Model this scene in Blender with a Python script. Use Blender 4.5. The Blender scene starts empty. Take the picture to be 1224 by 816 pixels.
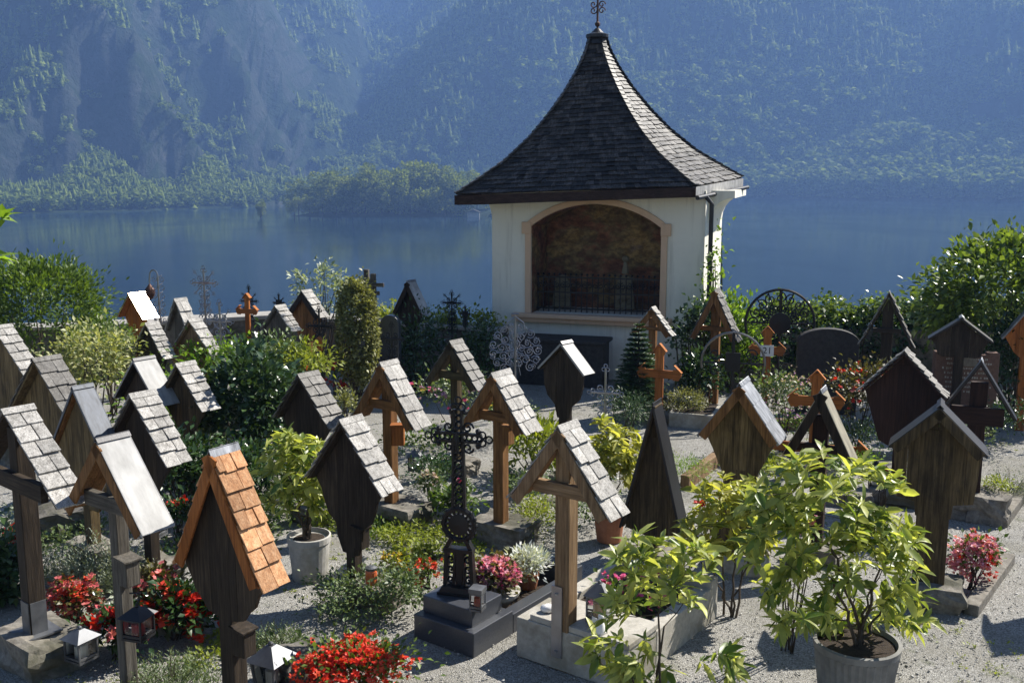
import bpy, bmesh, math, random
import numpy as np
from math import sin, cos, tan, pi, radians, sqrt, atan2
from mathutils import Vector, Matrix, noise as mnoise

random.seed(7)
SC = bpy.context.scene
COL = SC.collection

# ------------------------------------------------------------------ camera
CAM_H = 3.4
F = 1190.0
PITCH = math.atan((408 - 210) / F)
cam_d = bpy.data.cameras.new('camera')
cam_d.sensor_width = 36.0
cam_d.lens = 36.0 * F / 1224.0
cam_d.clip_start = 0.05
cam_d.clip_end = 12000
cam = bpy.data.objects.new('camera', cam_d)
cam.location = (0, 0, CAM_H)
cam.rotation_euler = (pi / 2 - PITCH, 0, 0)
COL.objects.link(cam)
SC.camera = cam


def ray(px, py):
    X = (px - 612) / F
    Y = (408 - py) / F
    return Vector((X, cos(PITCH) + Y * sin(PITCH), -sin(PITCH) + Y * cos(PITCH)))


def at(px, py, z=0.0):
    """the point at height z seen at a pixel of the photograph"""
    d = ray(px, py)
    t = (z - CAM_H) / d.z
    return Vector((0, 0, CAM_H)) + d * t


def atd(px, py, y):
    """the point at depth y (metres from the camera) seen at a pixel"""
    d = ray(px, py)
    return Vector((0, 0, CAM_H)) + d * (y / d.y)


def ppm(p):
    """pixels of the photograph per metre at a point"""
    zc = p[1] * cos(PITCH) + (CAM_H - p[2]) * sin(PITCH)
    return F / zc


# ------------------------------------------------------------------ objects
def link(o, parent=None):
    COL.objects.link(o)
    if parent is not None:
        o.parent = parent
    return o


def tag(o, label=None, cat=None, group=None, kind=None):
    if label:
        o['label'] = label
    if cat:
        o['category'] = cat
    if group:
        o['group'] = group
    if kind:
        o['kind'] = kind
    return o


def thing(name, label, cat, loc=(0, 0, 0), rz=0.0, group=None, kind=None):
    o = bpy.data.objects.new(name, None)
    o.empty_display_size = 0.1
    o.location = loc
    o.rotation_euler = (0, 0, rz)
    link(o)
    return tag(o, label, cat, group, kind)


def mesh_np(name, verts, faces, mat, parent=None, smooth=False):
    """verts (n,3) array, faces (m,k) array with k constant"""
    me = bpy.data.meshes.new(name)
    verts = np.asarray(verts, dtype=np.float32)
    faces = np.asarray(faces, dtype=np.int32)
    m, k = faces.shape
    me.vertices.add(len(verts))
    me.vertices.foreach_set('co', verts.ravel())
    me.loops.add(m * k)
    me.loops.foreach_set('vertex_index', faces.ravel())
    me.polygons.add(m)
    me.polygons.foreach_set('loop_start', np.arange(0, m * k, k, dtype=np.int32))
    if smooth:
        me.polygons.foreach_set('use_smooth', np.ones(m, dtype=bool))
    me.update(calc_edges=True)
    me.materials.append(mat)
    return link(bpy.data.objects.new(name, me), parent)


class MB:
    """collects shapes, builds ONE mesh object"""

    def __init__(self):
        self.v = []
        self.f = []

    def add(self, vs, fs):
        b = len(self.v)
        self.v.extend([tuple(p) for p in vs])
        self.f.extend([tuple(b + i for i in f) for f in fs])
        return self

    def box(self, c, s, M=None):
        x, y, z = s[0] / 2, s[1] / 2, s[2] / 2
        vs = [Vector((sx * x, sy * y, sz * z)) for sz in (-1, 1) for sy in (-1, 1) for sx in (-1, 1)]
        if M is not None:
            vs = [M @ p for p in vs]
        vs = [p + Vector(c) for p in vs]
        return self.add(vs, [(0, 2, 3, 1), (4, 5, 7, 6), (0, 1, 5, 4), (2, 6, 7, 3), (0, 4, 6, 2), (1, 3, 7, 5)])

    def hexa(self, b4, t4):
        vs = list(b4) + list(t4)
        return self.add(vs, [(3, 2, 1, 0), (4, 5, 6, 7), (0, 1, 5, 4), (1, 2, 6, 5), (2, 3, 7, 6), (3, 0, 4, 7)])

    def beam(self, a, b, w, d, up=Vector((0, 1, 0))):
        """a bar from a to b, w wide across, d deep along up"""
        a, b = Vector(a), Vector(b)
        t = (b - a).normalized()
        s = t.cross(up).normalized() * (w / 2)
        u = up.normalized() * (d / 2)
        return self.hexa([a - s - u, a + s - u, a + s + u, a - s + u], [b - s - u, b + s - u, b + s + u, b - s + u])

    def prism(self, poly, y0, y1):
        """polygon of (x,z) points, extruded along y"""
        n = len(poly)
        vs = [(x, y0, z) for x, z in poly] + [(x, y1, z) for x, z in poly]
        fs = [tuple(range(n)), tuple(range(2 * n - 1, n - 1, -1))]
        for i in range(n):
            j = (i + 1) % n
            fs.append((j, i, n + i, n + j))
        return self.add(vs, fs)

    def tube(self, pts, r, n=6, closed=False):
        pts = [Vector(p) for p in pts]
        m = len(pts)
        rr = r if isinstance(r, (list, tuple)) else [r] * m
        vs = []
        ref = Vector((0.13, 0.97, 0.21))
        for i, p in enumerate(pts):
            if closed:
                t = pts[(i + 1) % m] - pts[i - 1]
            else:
                t = pts[min(i + 1, m - 1)] - pts[max(i - 1, 0)]
            if t.length < 1e-9:
                t = Vector((0, 0, 1))
            t.normalize()
            rf = ref if abs(t.dot(ref)) < 0.95 else Vector((1, 0, 0))
            a = t.cross(rf).normalized()
            b = t.cross(a)
            for k in range(n):
                w = 2 * pi * k / n
                vs.append(p + (a * cos(w) + b * sin(w)) * rr[i])
        fs = []
        for i in range(m if closed else m - 1):
            i2 = (i + 1) % m
            for k in range(n):
                k2 = (k + 1) % n
                fs.append((i * n + k, i * n + k2, i2 * n + k2, i2 * n + k))
        if not closed:
            fs.append(tuple(range(n - 1, -1, -1)))
            fs.append(tuple((m - 1) * n + k for k in range(n)))
        return self.add(vs, fs)

    def lathe(self, prof, n=24, c=(0, 0, 0), flute=0.0, closed=False):
        """profile of (r,z) turned about a vertical axis"""
        vs = []
        for r, z in prof:
            for k in range(n):
                w = 2 * pi * k / n
                q = r * (1 + (flute if k % 2 else 0.0))
                vs.append((c[0] + q * cos(w), c[1] + q * sin(w), c[2] + z))
        fs = []
        m = len(prof)
        for i in range(m - 1):
            for k in range(n):
                k2 = (k + 1) % n
                fs.append((i * n + k, i * n + k2, (i + 1) * n + k2, (i + 1) * n + k))
        if closed:
            fs.append(tuple(range(n - 1, -1, -1)))
            fs.append(tuple((m - 1) * n + k for k in range(n)))
        return self.add(vs, fs)

    def ball(self, c, r, n=8, m=6):
        prof = []
        for i in range(m + 1):
            w = -pi / 2 + pi * i / m
            prof.append((max(r * cos(w), r * 0.02), r * sin(w)))
        return self.lathe(prof, n, c)

    def build(self, name, mat, parent=None, bevel=0.0, smooth=False, label=None):
        me = bpy.data.meshes.new(name)
        me.from_pydata(self.v, [], self.f)
        if smooth:
            for p in me.polygons:
                p.use_smooth = True
        me.update()
        me.materials.append(mat)
        o = link(bpy.data.objects.new(name, me), parent)
        if bevel:
            md = o.modifiers.new('bevel', 'BEVEL')
            md.width = bevel
            md.segments = 2
            md.limit_method = 'ANGLE'
            md.angle_limit = radians(40)
        if label:
            o['label'] = label
        return o


def arc(cx, cz, r, a0, a1, n, y=0.0):
    return [(cx + r * cos(a0 + (a1 - a0) * i / n), y, cz + r * sin(a0 + (a1 - a0) * i / n)) for i in range(n + 1)]


def spiral(cx, cz, r, a0, turns, n=18, y=0.0, r1=0.18):
    out = []
    for i in range(n + 1):
        t = i / n
        q = r * (1 - t) + r * r1 * t
        w = a0 + turns * 2 * pi * t
        out.append((cx + q * cos(w), y, cz + q * sin(w)))
    return out


# ------------------------------------------------------------------ materials
MATS = {}


def nodes_of(name):
    m = bpy.data.materials.new(name)
    m.use_nodes = True
    nt = m.node_tree
    return m, nt, nt.nodes, nt.links, nt.nodes['Principled BSDF']


def ramp(N, stops):
    r = N.new('ShaderNodeValToRGB')
    e = r.color_ramp.elements
    while len(e) < len(stops):
        e.new(0.5)
    for k, (p, c) in enumerate(stops):
        e[k].position = p
        e[k].color = (*c, 1)
    return r


def coords(N, L, scale=(1, 1, 1), rand=True, out='Object'):
    tc = N.new('ShaderNodeTexCoord')
    mp = N.new('ShaderNodeMapping')
    mp.inputs['Scale'].default_value = scale
    L.new(tc.outputs[out], mp.inputs['Vector'])
    if rand:
        oi = N.new('ShaderNodeObjectInfo')
        vm = N.new('ShaderNodeVectorMath')
        vm.operation = 'MULTIPLY'
        vm.inputs[1].default_value = (37, 53, 71)
        L.new(oi.outputs['Random'], vm.inputs[0])
        va = N.new('ShaderNodeVectorMath')
        va.operation = 'ADD'
        L.new(mp.outputs[0], va.inputs[0])
        L.new(vm.outputs[0], va.inputs[1])
        return va.outputs[0]
    return mp.outputs[0]


def noise(N, L, vec, scale, detail=4, rough=0.6):
    n = N.new('ShaderNodeTexNoise')
    n.inputs['Scale'].default_value = scale
    n.inputs['Detail'].default_value = detail
    n.inputs['Roughness'].default_value = rough
    L.new(vec, n.inputs['Vector'])
    return n


def mixc(N, L, a, b, fac, mode='MIX', f=None):
    m = N.new('ShaderNodeMix')
    m.data_type = 'RGBA'
    m.blend_type = mode
    for src, key in ((a, 6), (b, 7)):
        if isinstance(src, tuple):
            m.inputs[key].default_value = (*src, 1)
        else:
            L.new(src, m.inputs[key])
    if isinstance(fac, (int, float)):
        m.inputs[0].default_value = fac
    else:
        L.new(fac, m.inputs[0])
    return m.outputs[2]


def bump(N, L, height, P, strength=0.4, dist=0.01):
    b = N.new('ShaderNodeBump')
    b.inputs['Strength'].default_value = strength
    b.inputs['Distance'].default_value = dist
    L.new(height, b.inputs['Height'])
    L.new(b.outputs[0], P.inputs['Normal'])
    return b


def island(N):
    return N.new('ShaderNodeNewGeometry').outputs['Random Per Island']


def wood(name, c0, c1, c2, axis='z', rough=0.8, spec=0.25, stain=(0.02, 0.016, 0.012), stain_amt=0.5, var=0.3, grain=0.55):
    m, nt, N, L, P = nodes_of(name)
    sc = {'z': (14, 14, 1.3), 'x': (1.3, 14, 14), 'y': (14, 1.3, 14)}[axis]
    v = coords(N, L, sc)
    n1 = noise(N, L, v, 2.2, 6, 0.65)
    r = ramp(N, [(0.28, c0), (0.5, c1), (0.72, c2)])
    L.new(n1.outputs[0], r.inputs[0])
    hs = N.new('ShaderNodeHueSaturation')
    mr = N.new('ShaderNodeMapRange')
    mr.inputs[3].default_value = 1 - var
    mr.inputs[4].default_value = 1 + var
    L.new(island(N), mr.inputs[0])
    L.new(mr.outputs[0], hs.inputs['Value'])
    L.new(r.outputs[0], hs.inputs['Color'])
    v2 = coords(N, L, (3, 3, 1.6))
    n2 = noise(N, L, v2, 1.6, 5, 0.7)
    r2 = ramp(N, [(0.5, (0, 0, 0)), (0.75, (stain_amt,) * 3)])
    L.new(n2.outputs[0], r2.inputs[0])
    c = mixc(N, L, hs.outputs[0], stain, r2.outputs[0])
    vg = coords(N, L, tuple(q * 5.5 if q > 5 else q * 1.6 for q in sc))
    ng = noise(N, L, vg, 1.6, 4, 0.7)
    rg = ramp(N, [(0.34, (1 - grain,) * 3), (0.56, (1.0,) * 3)])
    L.new(ng.outputs[0], rg.inputs[0])
    c = mixc(N, L, c, rg.outputs[0], 1.0, 'MULTIPLY')
    L.new(c, P.inputs['Base Color'])
    P.inputs['Roughness'].default_value = rough
    P.inputs['Specular IOR Level'].default_value = spec
    v3 = coords(N, L, tuple(q * 5 for q in sc))
    n3 = noise(N, L, v3, 2.0, 3)
    bump(N, L, n3.outputs[0], P, 0.5, 0.006)
    return m


def rocky(name, c0, c1, scale=14, rough=0.9, bs=0.6, spec=0.3, moss=None):
    m, nt, N, L, P = nodes_of(name)
    v = coords(N, L)
    n1 = noise(N, L, v, scale, 8, 0.7)
    r = ramp(N, [(0.3, c0), (0.7, c1)])
    L.new(n1.outputs[0], r.inputs[0])
    c = r.outputs[0]
    n2 = noise(N, L, v, 2.3, 4, 0.6)
    if moss:
        r2 = ramp(N, [(0.5, (0, 0, 0)), (0.62, (0.75,) * 3)])
        L.new(n2.outputs[0], r2.inputs[0])
        c = mixc(N, L, c, moss, r2.outputs[0])
    L.new(c, P.inputs['Base Color'])
    P.inputs['Roughness'].default_value = rough
    P.inputs['Specular IOR Level'].default_value = spec
    n3 = noise(N, L, v, scale * 3, 6, 0.7)
    bump(N, L, n3.outputs[0], P, bs, 0.012)
    return m


def metal(name, c, rough=0.35, metallic=1.0, var=0.15, streak=(2, 2, 2)):
    m, nt, N, L, P = nodes_of(name)
    v = coords(N, L, streak)
    n1 = noise(N, L, v, 3, 6, 0.6)
    r = ramp(N, [(0.3, tuple(q * (1 - var * 1.6) for q in c)), (0.7, tuple(min(1, q * (1 + var)) for q in c))])
    L.new(n1.outputs[0], r.inputs[0])
    L.new(r.outputs[0], P.inputs['Base Color'])
    P.inputs['Metallic'].default_value = metallic
    mr = N.new('ShaderNodeMapRange')
    mr.inputs[3].default_value = max(0.05, rough - 0.12)
    mr.inputs[4].default_value = min(1, rough + 0.14)
    L.new(n1.outputs[0], mr.inputs[0])
    L.new(mr.outputs[0], P.inputs['Roughness'])
    n3 = noise(N, L, v, 25, 3)
    bump(N, L, n3.outputs[0], P, 0.12, 0.004)
    return m


def leafmat(name, c0, c1, trans=0.45, rough=0.45, spec=0.4, edge=None):
    """diffuse + translucent leaf, every leaf its own tint"""
    m, nt, N, L, P = nodes_of(name)
    if not name.startswith('petal'):
        c0, c1 = tuple(min(0.8, q * 1.35) for q in c0), tuple(min(0.8, q * 1.35) for q in c1)
    r = ramp(N, [(0.0, c0), (1.0, c1)])
    L.new(island(N), r.inputs[0])
    c = r.outputs[0]
    v = coords(N, L, rand=False)
    n1 = noise(N, L, v, 9, 3)
    hs = N.new('ShaderNodeHueSaturation')
    mr = N.new('ShaderNodeMapRange')
    mr.inputs[1].default_value = 0.3
    mr.inputs[2].default_value = 0.7
    mr.inputs[3].default_value = 0.7
    mr.inputs[4].default_value = 1.25
    L.new(n1.outputs[0], mr.inputs[0])
    L.new(mr.outputs[0], hs.inputs['Value'])
    L.new(c, hs.inputs['Color'])
    c = hs.outputs[0]
    L.new(c, P.inputs['Base Color'])
    P.inputs['Roughness'].default_value = rough
    P.inputs['Specular IOR Level'].default_value = spec
    tr = N.new('ShaderNodeBsdfTranslucent')
    c2 = mixc(N, L, c, (1.0, 1.0, 0.35), 1.0, 'MULTIPLY')
    L.new(c2, tr.inputs['Color'])
    mx = N.new('ShaderNodeMixShader')
    mx.inputs[0].default_value = trans
    L.new(P.outputs[0], mx.inputs[1])
    L.new(tr.outputs[0], mx.inputs[2])
    L.new(mx.outputs[0], N['Material Output'].inputs['Surface'])
    return m
# ------------------------------------------------------------------ light
SUN_AZ, SUN_EL = radians(57), radians(43)      # clockwise from +Y
SDIR = Vector((sin(SUN_AZ) * cos(SUN_EL), cos(SUN_AZ) * cos(SUN_EL), sin(SUN_EL)))
sun_d = bpy.data.lights.new('sun', 'SUN')
sun_d.energy = 5.0
sun_d.angle = radians(0.53)
sun_d.color = (1.0, 0.95, 0.86)
sun = link(bpy.data.objects.new('sun', sun_d))
sun.rotation_euler = SDIR.to_track_quat('Z', 'Y').to_euler()
sun.location = SDIR * 50

W = bpy.data.worlds.new('World')
SC.world = W
W.use_nodes = True
wn, wl = W.node_tree.nodes, W.node_tree.links
sky = wn.new('ShaderNodeTexSky')
sky.sky_type = 'NISHITA'
sky.sun_disc = False
sky.sun_elevation = SUN_EL
sky.sun_rotation = SUN_AZ
sky.altitude = 500
sky.air_density = 1.0
sky.dust_density = 0.6
wl.new(sky.outputs[0], wn['Background'].inputs[0])
wn['Background'].inputs[1].default_value = 0.044

SC.view_settings.view_transform = 'Standard'
SC.view_settings.look = 'None'
SC.view_settings.exposure = 1.2
SC.view_settings.gamma = 1.0
SC.render.engine = 'CYCLES'
cy = SC.cycles
cy.use_denoising = True
try:
    cy.denoiser = 'OPENIMAGEDENOISE'
    cy.denoising_input_passes = 'RGB_ALBEDO_NORMAL'
except Exception:
    pass
cy.max_bounces = 7
cy.diffuse_bounces = 3
cy.glossy_bounces = 3
cy.transmission_bounces = 4
cy.transparent_max_bounces = 8
cy.volume_bounces = 0
cy.sample_clamp_indirect = 4.0
cy.caustics_reflective = False
cy.caustics_refractive = False

# ------------------------------------------------------------------ lake and mountains
LAKE_Z = -20.0


def smin(a, b, k):
    h = max(0.0, min(1.0, 0.5 + 0.5 * (b - a) / k))
    return b * (1 - h) + a * h - k * h * (1 - h)


def smax(a, b, k):
    return -smin(-a, -b, k)


SHORE = [(-70, 700), (-30, 690), (-20, 705), (-14.5, 770), (-11, 900), (-6, 960), (5, 1000), (15, 1035), (30, 1000), (70, 900)]


def shore(az):
    for (a0, s0), (a1, s1) in zip(SHORE, SHORE[1:]):
        if az <= a1:
            t = (az - a0) / (a1 - a0)
            return s0 + (s1 - s0) * t
    return SHORE[-1][1]


def fbm(x, y, s, o=5, off=0.0):
    return mnoise.fractal(Vector((x / s + off, y / s, off * 1.7)), 0.9, 2.0, o)


def ridged(x, y, s, off=0.0):
    return mnoise.ridged_multi_fractal(Vector((x / s, y / s, off)), 0.9, 2.1, 4, 0.9, 2.0)


TOP = 470.0


def height(az, d):
    """height of the mountain side above the lake at azimuth az (degrees), distance d"""
    a = radians(az)
    x, y = d * sin(a), d * cos(a)
    s = d - shore(az) + 14 * fbm(x, y, 160, 3, 3.0)
    # mountain on the right, with a foot of forest and cliffs above
    front = 0.48 * s + 26 * fbm(x, y, 190, 4, 9.0) * min(1, max(0, s / 120))
    cliff = 2.1 * (s - 265 - 70 * fbm(x, y, 260, 3, 5.0)) + 120
    cliff = smin(cliff, 215 + 0.55 * (s - 300) + 50 * fbm(x, y, 200, 4, 17.0), 25)
    front = smax(front, cliff, 25)
    front += 22 * (ridged(x * 1.4 + 0.3 * y, y * 0.5, 210, 2.0) - 1.0) * min(1, max(0, s / 200))
    x0 = -196 + 0.04 * (d - 1000)
    flank = 1.15 * (x - x0) + 24 * fbm(x, y, 130, 4, 1.0)
    right = smin(front, flank, 30)
    # mountain on the left: low wooded foot, then steep faces cut by spurs
    foot = 0.30 * s + 16 * fbm(x, y, 110, 4, 13.0) * min(1, max(0, s / 60))
    hill = 30 * math.exp(-((az + 22.2) / 1.5) ** 2) + 24 * math.exp(-((az + 16.9) / 0.9) ** 2)
    foot = smin(foot, 7 + 6 * fbm(x, y, 70, 3, 63.0) + hill, 8)
    rdg = ridged(x * 0.9 + y * 0.75, y * 0.35 - x * 0.2, 330, 7.0)
    wall = 2.4 * (s - 120 - 40 * fbm(x, y, 140, 4, 71.0) - 26 * fbm(x, y, 52, 4, 77.0)) + 10
    face = smin(wall, 75 + 0.75 * (s - 170) + 70 * (rdg - 1.1) + 75 * fbm(x, y, 150, 5, 21.0) + 22 * fbm(x, y, 48, 4, 23.0), 14)
    # a long spur climbing to the right, in front of a deep gully
    px, py = x + 262, y - 1010
    u, v = px * 0.80 + py * 0.60, -px * 0.60 + py * 0.80
    spur = 60 + 0.78 * u - 1.35 * abs(v) + 20 * fbm(x, y, 90, 4, 33.0)
    left = smax(foot, smax(face, spur, 22), 20)
    gully = 1.0 * abs(x + 150 + 0.10 * (d - 1000)) + 0.42 * (s - 60)
    left = smin(left, max(gully, 0.3 * s) + 40 * max(0, fbm(x, y, 120, 4, 3.3)), 40)
    back = 0.85 * (d - 1500) + 90 * fbm(x, y, 300, 5, 41.0)
    h = smax(smax(left, right, 12), back, 40)
    h = min(h, s * 1.6)
    if h > TOP - 60:
        h = TOP - 60 + 60 * (1 - math.exp(-(h - TOP + 60) / 60))
    return h, x, y, s


NA, NR = 300, 150
AZ = [-62 + 124 * i / (NA - 1) for i in range(NA)]
RR = [-25 + 1900 * (j / (NR - 1)) ** 1.5 for j in range(NR)]
tv = np.zeros((NA * NR, 3), dtype=np.float32)
tfor = np.zeros(NA * NR, dtype=np.float32)
for i, az in enumerate(AZ):
    s0 = shore(az)
    for j, rr in enumerate(RR):
        h, x, y, s = height(az, s0 + rr)
        tv[i * NR + j] = (x, y, LAKE_Z + max(h, -4))
idx = np.arange(NA * NR).reshape(NA, NR)
tf = np.stack([idx[:-1, :-1], idx[1:, :-1], idx[1:, 1:], idx[:-1, 1:]], axis=-1).reshape(-1, 4)


def m_mountain():
    m, nt, N, L, P = nodes_of('mountain_side')
    tc = N.new('ShaderNodeTexCoord')
    n1 = noise(N, L, tc.outputs['Object'], 0.02, 8, 0.65)
    n2 = noise(N, L, tc.outputs['Object'], 0.11, 6, 0.7)
    geo = N.new('ShaderNodeNewGeometry')
    sx = N.new('ShaderNodeSeparateXYZ')
    L.new(geo.outputs['True Normal'], sx.inputs[0])
    add = N.new('ShaderNodeMath')
    add.operation = 'MULTIPLY_ADD'
    add.inputs[1].default_value = 1.1
    L.new(n1.outputs[0], add.inputs[0])
    L.new(sx.outputs['Z'], add.inputs[2])
    r = ramp(N, [(0.80, (0, 0, 0)), (1.05, (1, 1, 1))])
    L.new(add.outputs[0], r.inputs[0])
    rk = ramp(N, [(0.3, (0.02, 0.032, 0.02)), (0.6, (0.05, 0.058, 0.05)), (0.8, (0.12, 0.12, 0.115))])
    L.new(n2.outputs[0], rk.inputs[0])
    gr = ramp(N, [(0.3, (0.008, 0.018, 0.008)), (0.7, (0.028, 0.048, 0.018))])
    L.new(n2.outputs[0], gr.inputs[0])
    c = mixc(N, L, rk.outputs[0], gr.outputs[0], r.outputs[0])
    L.new(c, P.inputs['Base Color'])
    P.inputs['Roughness'].default_value = 0.95
    P.inputs['Specular IOR Level'].default_value = 0.1
    bump(N, L, n2.outputs[0], P, 0.9, 9.0)
    return m


mt = mesh_np('mountains', tv, tf, m_mountain(), smooth=True)
tag(mt, 'steep wooded mountains rising from the far shore of the lake', 'mountains', kind='structure')

# forest on the slopes: small crowns, no two alike, as one uncountable mass
rng = np.random.default_rng(11)


def crown_templates():
    out = []
    for k in range(6):
        r = np.random.default_rng(k + 40)
        q = r.normal(0, 1, (9, 3))
        q = q / np.linalg.norm(q, axis=1, keepdims=True) * r.uniform(0.3, 0.9, (9, 1))
        n = 120
        o_ = r.normal(0, 1, (n, 3))
        o_ /= np.linalg.norm(o_, axis=1, keepdims=True)
        c = q[r.integers(0, 9, n)] + o_ * 0.34
        c = c * np.array([0.40, 0.40, 0.46]) + np.array([0, 0, 0.50])
        a = np.cross(o_, r.normal(0, 1, (n, 3)))
        a /= np.linalg.norm(a, axis=1, keepdims=True)
        b_ = np.cross(o_, a)
        sz = r.uniform(0.055, 0.105, (n, 1))
        v = np.stack([c + a * sz, c - a * sz * 0.6 + b_ * sz, c - a * sz * 0.6 - b_ * sz], axis=1).reshape(-1, 3)
        out.append((v, np.arange(3 * n).reshape(-1, 3)))
    for k in range(3):
        r = random.Random(k)
        vs, fs = [], []
        for t in range(5):
            z0, z1 = t * 0.17 + 0.05, t * 0.17 + 0.38
            b = len(vs)
            n = 8
            for i in range(n):
                w = 2 * pi * i / n + t
                q = (0.26 - 0.045 * t) * (1.15 if i % 2 else 0.7) * r.uniform(0.85, 1.15)
                vs.append((q * cos(w), q * sin(w), z0 - (0.05 if i % 2 else 0)))
            vs.append((0, 0, min(z1, 1.0)))
            for i in range(n):
                fs.append((b + i, b + (i + 1) % n, b + n))
        out.append((np.array(vs), np.array(fs)))
    return out


TPL = crown_templates()


def scatter_crowns(name, spots, mat):
    V, Fc, b = [], [], 0
    for (x, y, z, h, w, k) in spots:
        tvv, tff = TPL[k]
        a = rng.uniform(0, 6.28)
        c, s = cos(a), sin(a)
        q = tvv.copy()
        q[:, 0], q[:, 1] = (tvv[:, 0] * c - tvv[:, 1] * s) * h * w, (tvv[:, 0] * s + tvv[:, 1] * c) * h * w
        q[:, 2] = tvv[:, 2] * h
        q += (x, y, z)
        V.append(q)
        Fc.append(tff + b)
        b += len(q)
    return mesh_np(name, np.concatenate(V), np.concatenate(Fc), mat)


spots = []
for _ in range(60000):
    az = rng.uniform(-40, 40)
    s = rng.uniform(0.0, 1.0) ** 1.5 * 900
    d = shore(az) + s
    h, x, y, s2 = height(az, d)
    if h < 1.5 or h > 400:
        continue
    e = 6.0
    hx = height(az + math.degrees(e / d), d)[0]
    hy = height(az, d + e)[0]
    slope = sqrt((hx - h) ** 2 + (hy - h) ** 2) / e
    f = fbm(x, y, 140, 4, 55.0)
    dens = 0.75 - 0.42 * max(0, slope - 0.8) + 0.9 * f
    if az < -8:
        dens += (0.45 if h < 36 else -0.10)
    elif h < 120:
        dens += 0.12 + 0.3 * fbm(x, y, 45, 2, 91.0)
    if rng.uniform() > dens:
        continue
    conif = rng.uniform() < (0.30 if h < 70 else 0.6) + 0.25 * f
    hh = rng.uniform(9, 19) if not conif else rng.uniform(12, 22)
    if az > 0 and h < 130 and not conif:
        hh *= 1.5
    if az < -8:
        hh *= 0.72
    k = rng.integers(6, 9) if conif else rng.integers(0, 6)
    spots.append((x, y, LAKE_Z + h - 1.5, hh, 1.0 if conif else rng.uniform(1.0, 1.6), k))
print('forest crowns', len(spots))
m_forest = leafmat('forest_leaf', (0.03, 0.06, 0.012), (0.20, 0.25, 0.05), trans=0.45, rough=0.8, spec=0.1)
fo = scatter_crowns('forest', spots, m_forest)
tag(fo, 'hazy mixed forest covering the far mountain slopes', 'forest', kind='stuff')


def m_water():
    m, nt, N, L, P = nodes_of('lake_water')
    P.inputs['Base Color'].default_value = (0.006, 0.022, 0.040, 1)
    P.inputs['Roughness'].default_value = 0.10
    P.inputs['IOR'].default_value = 1.33
    v = coords(N, L, (1, 0.5, 1), rand=False)
    n1 = noise(N, L, v, 0.9, 4, 0.55)
    n2 = noise(N, L, v, 0.02, 3, 0.5)
    mr = N.new('ShaderNodeMapRange')
    mr.inputs[1].default_value = 0.35
    mr.inputs[2].default_value = 0.65
    mr.inputs[3].default_value = 0.044
    mr.inputs[4].default_value = 0.16
    L.new(n2.outputs[0], mr.inputs[0])
    L.new(mr.outputs[0], P.inputs['Roughness'])
    bump(N, L, n1.outputs[0], P, 0.10, 0.25)
    return m


lk = MB()
lk.add([(-2200, 22, LAKE_Z), (2200, 22, LAKE_Z), (2200, 1500, LAKE_Z), (-2200, 1500, LAKE_Z)], [(0, 1, 2, 3)])
o = lk.build('lake', m_water())
tag(o, 'calm blue lake between the graveyard and the mountains', 'lake', kind='structure')

# air
hz = MB()
hz.box((0, 1450, (470 - 25) / 2), (4800, 3300, 495))
m = bpy.data.materials.new('haze_air')
m.use_nodes = True
nt = m.node_tree
nt.nodes.clear()
out = nt.nodes.new('ShaderNodeOutputMaterial')
pv = nt.nodes.new('ShaderNodeVolumePrincipled')
pv.inputs['Color'].default_value = (0.27, 0.48, 1.0, 1)
pv.inputs['Density'].default_value = 0.00045
pv.inputs['Anisotropy'].default_value = 0.1
nt.links.new(pv.outputs[0], out.inputs['Volume'])
o = hz.build('haze', m)
tag(o, 'blue morning haze in the air over the lake', 'haze', kind='stuff')

# ground of the graveyard: one gravel sheet, falling to the lake beyond the wall


def m_gravel():
    m, nt, N, L, P = nodes_of('gravel')
    v = coords(N, L, rand=False)
    vo = N.new('ShaderNodeTexVoronoi')
    vo.inputs['Scale'].default_value = 120
    L.new(v, vo.inputs['Vector'])
    r = ramp(N, [(0.0, (0.17, 0.162, 0.145)), (0.5, (0.36, 0.347, 0.318)), (1.0, (0.54, 0.525, 0.49))])
    sp = N.new('ShaderNodeSeparateColor')
    L.new(vo.outputs['Color'], sp.inputs[0])
    L.new(sp.outputs[0], r.inputs[0])
    n2 = noise(N, L, v, 1.1, 6, 0.65)
    r2 = ramp(N, [(0.46, (0, 0, 0)), (0.72, (0.75,) * 3)])
    L.new(n2.outputs[0], r2.inputs[0])
    c = mixc(N, L, r.outputs[0], (0.23, 0.215, 0.17), r2.outputs[0])
    n3 = noise(N, L, v, 4.0, 5, 0.7)
    r3 = ramp(N, [(0.58, (0, 0, 0)), (0.70, (0.55,) * 3)])
    L.new(n3.outputs[0], r3.inputs[0])
    c = mixc(N, L, c, (0.10, 0.12, 0.05), r3.outputs[0])
    L.new(c, P.inputs['Base Color'])
    P.inputs['Roughness'].default_value = 0.9
    P.inputs['Specular IOR Level'].default_value = 0.25
    n4 = noise(N, L, v, 30, 5, 0.7)
    mm = N.new('ShaderNodeMath')
    mm.operation = 'MULTIPLY_ADD'
    mm.inputs[1].default_value = -1.2
    L.new(vo.outputs['Distance'], mm.inputs[0])
    L.new(n4.outputs[0], mm.inputs[2])
    bump(N, L, mm.outputs[0], P, 0.9, 0.012)
    return m


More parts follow.
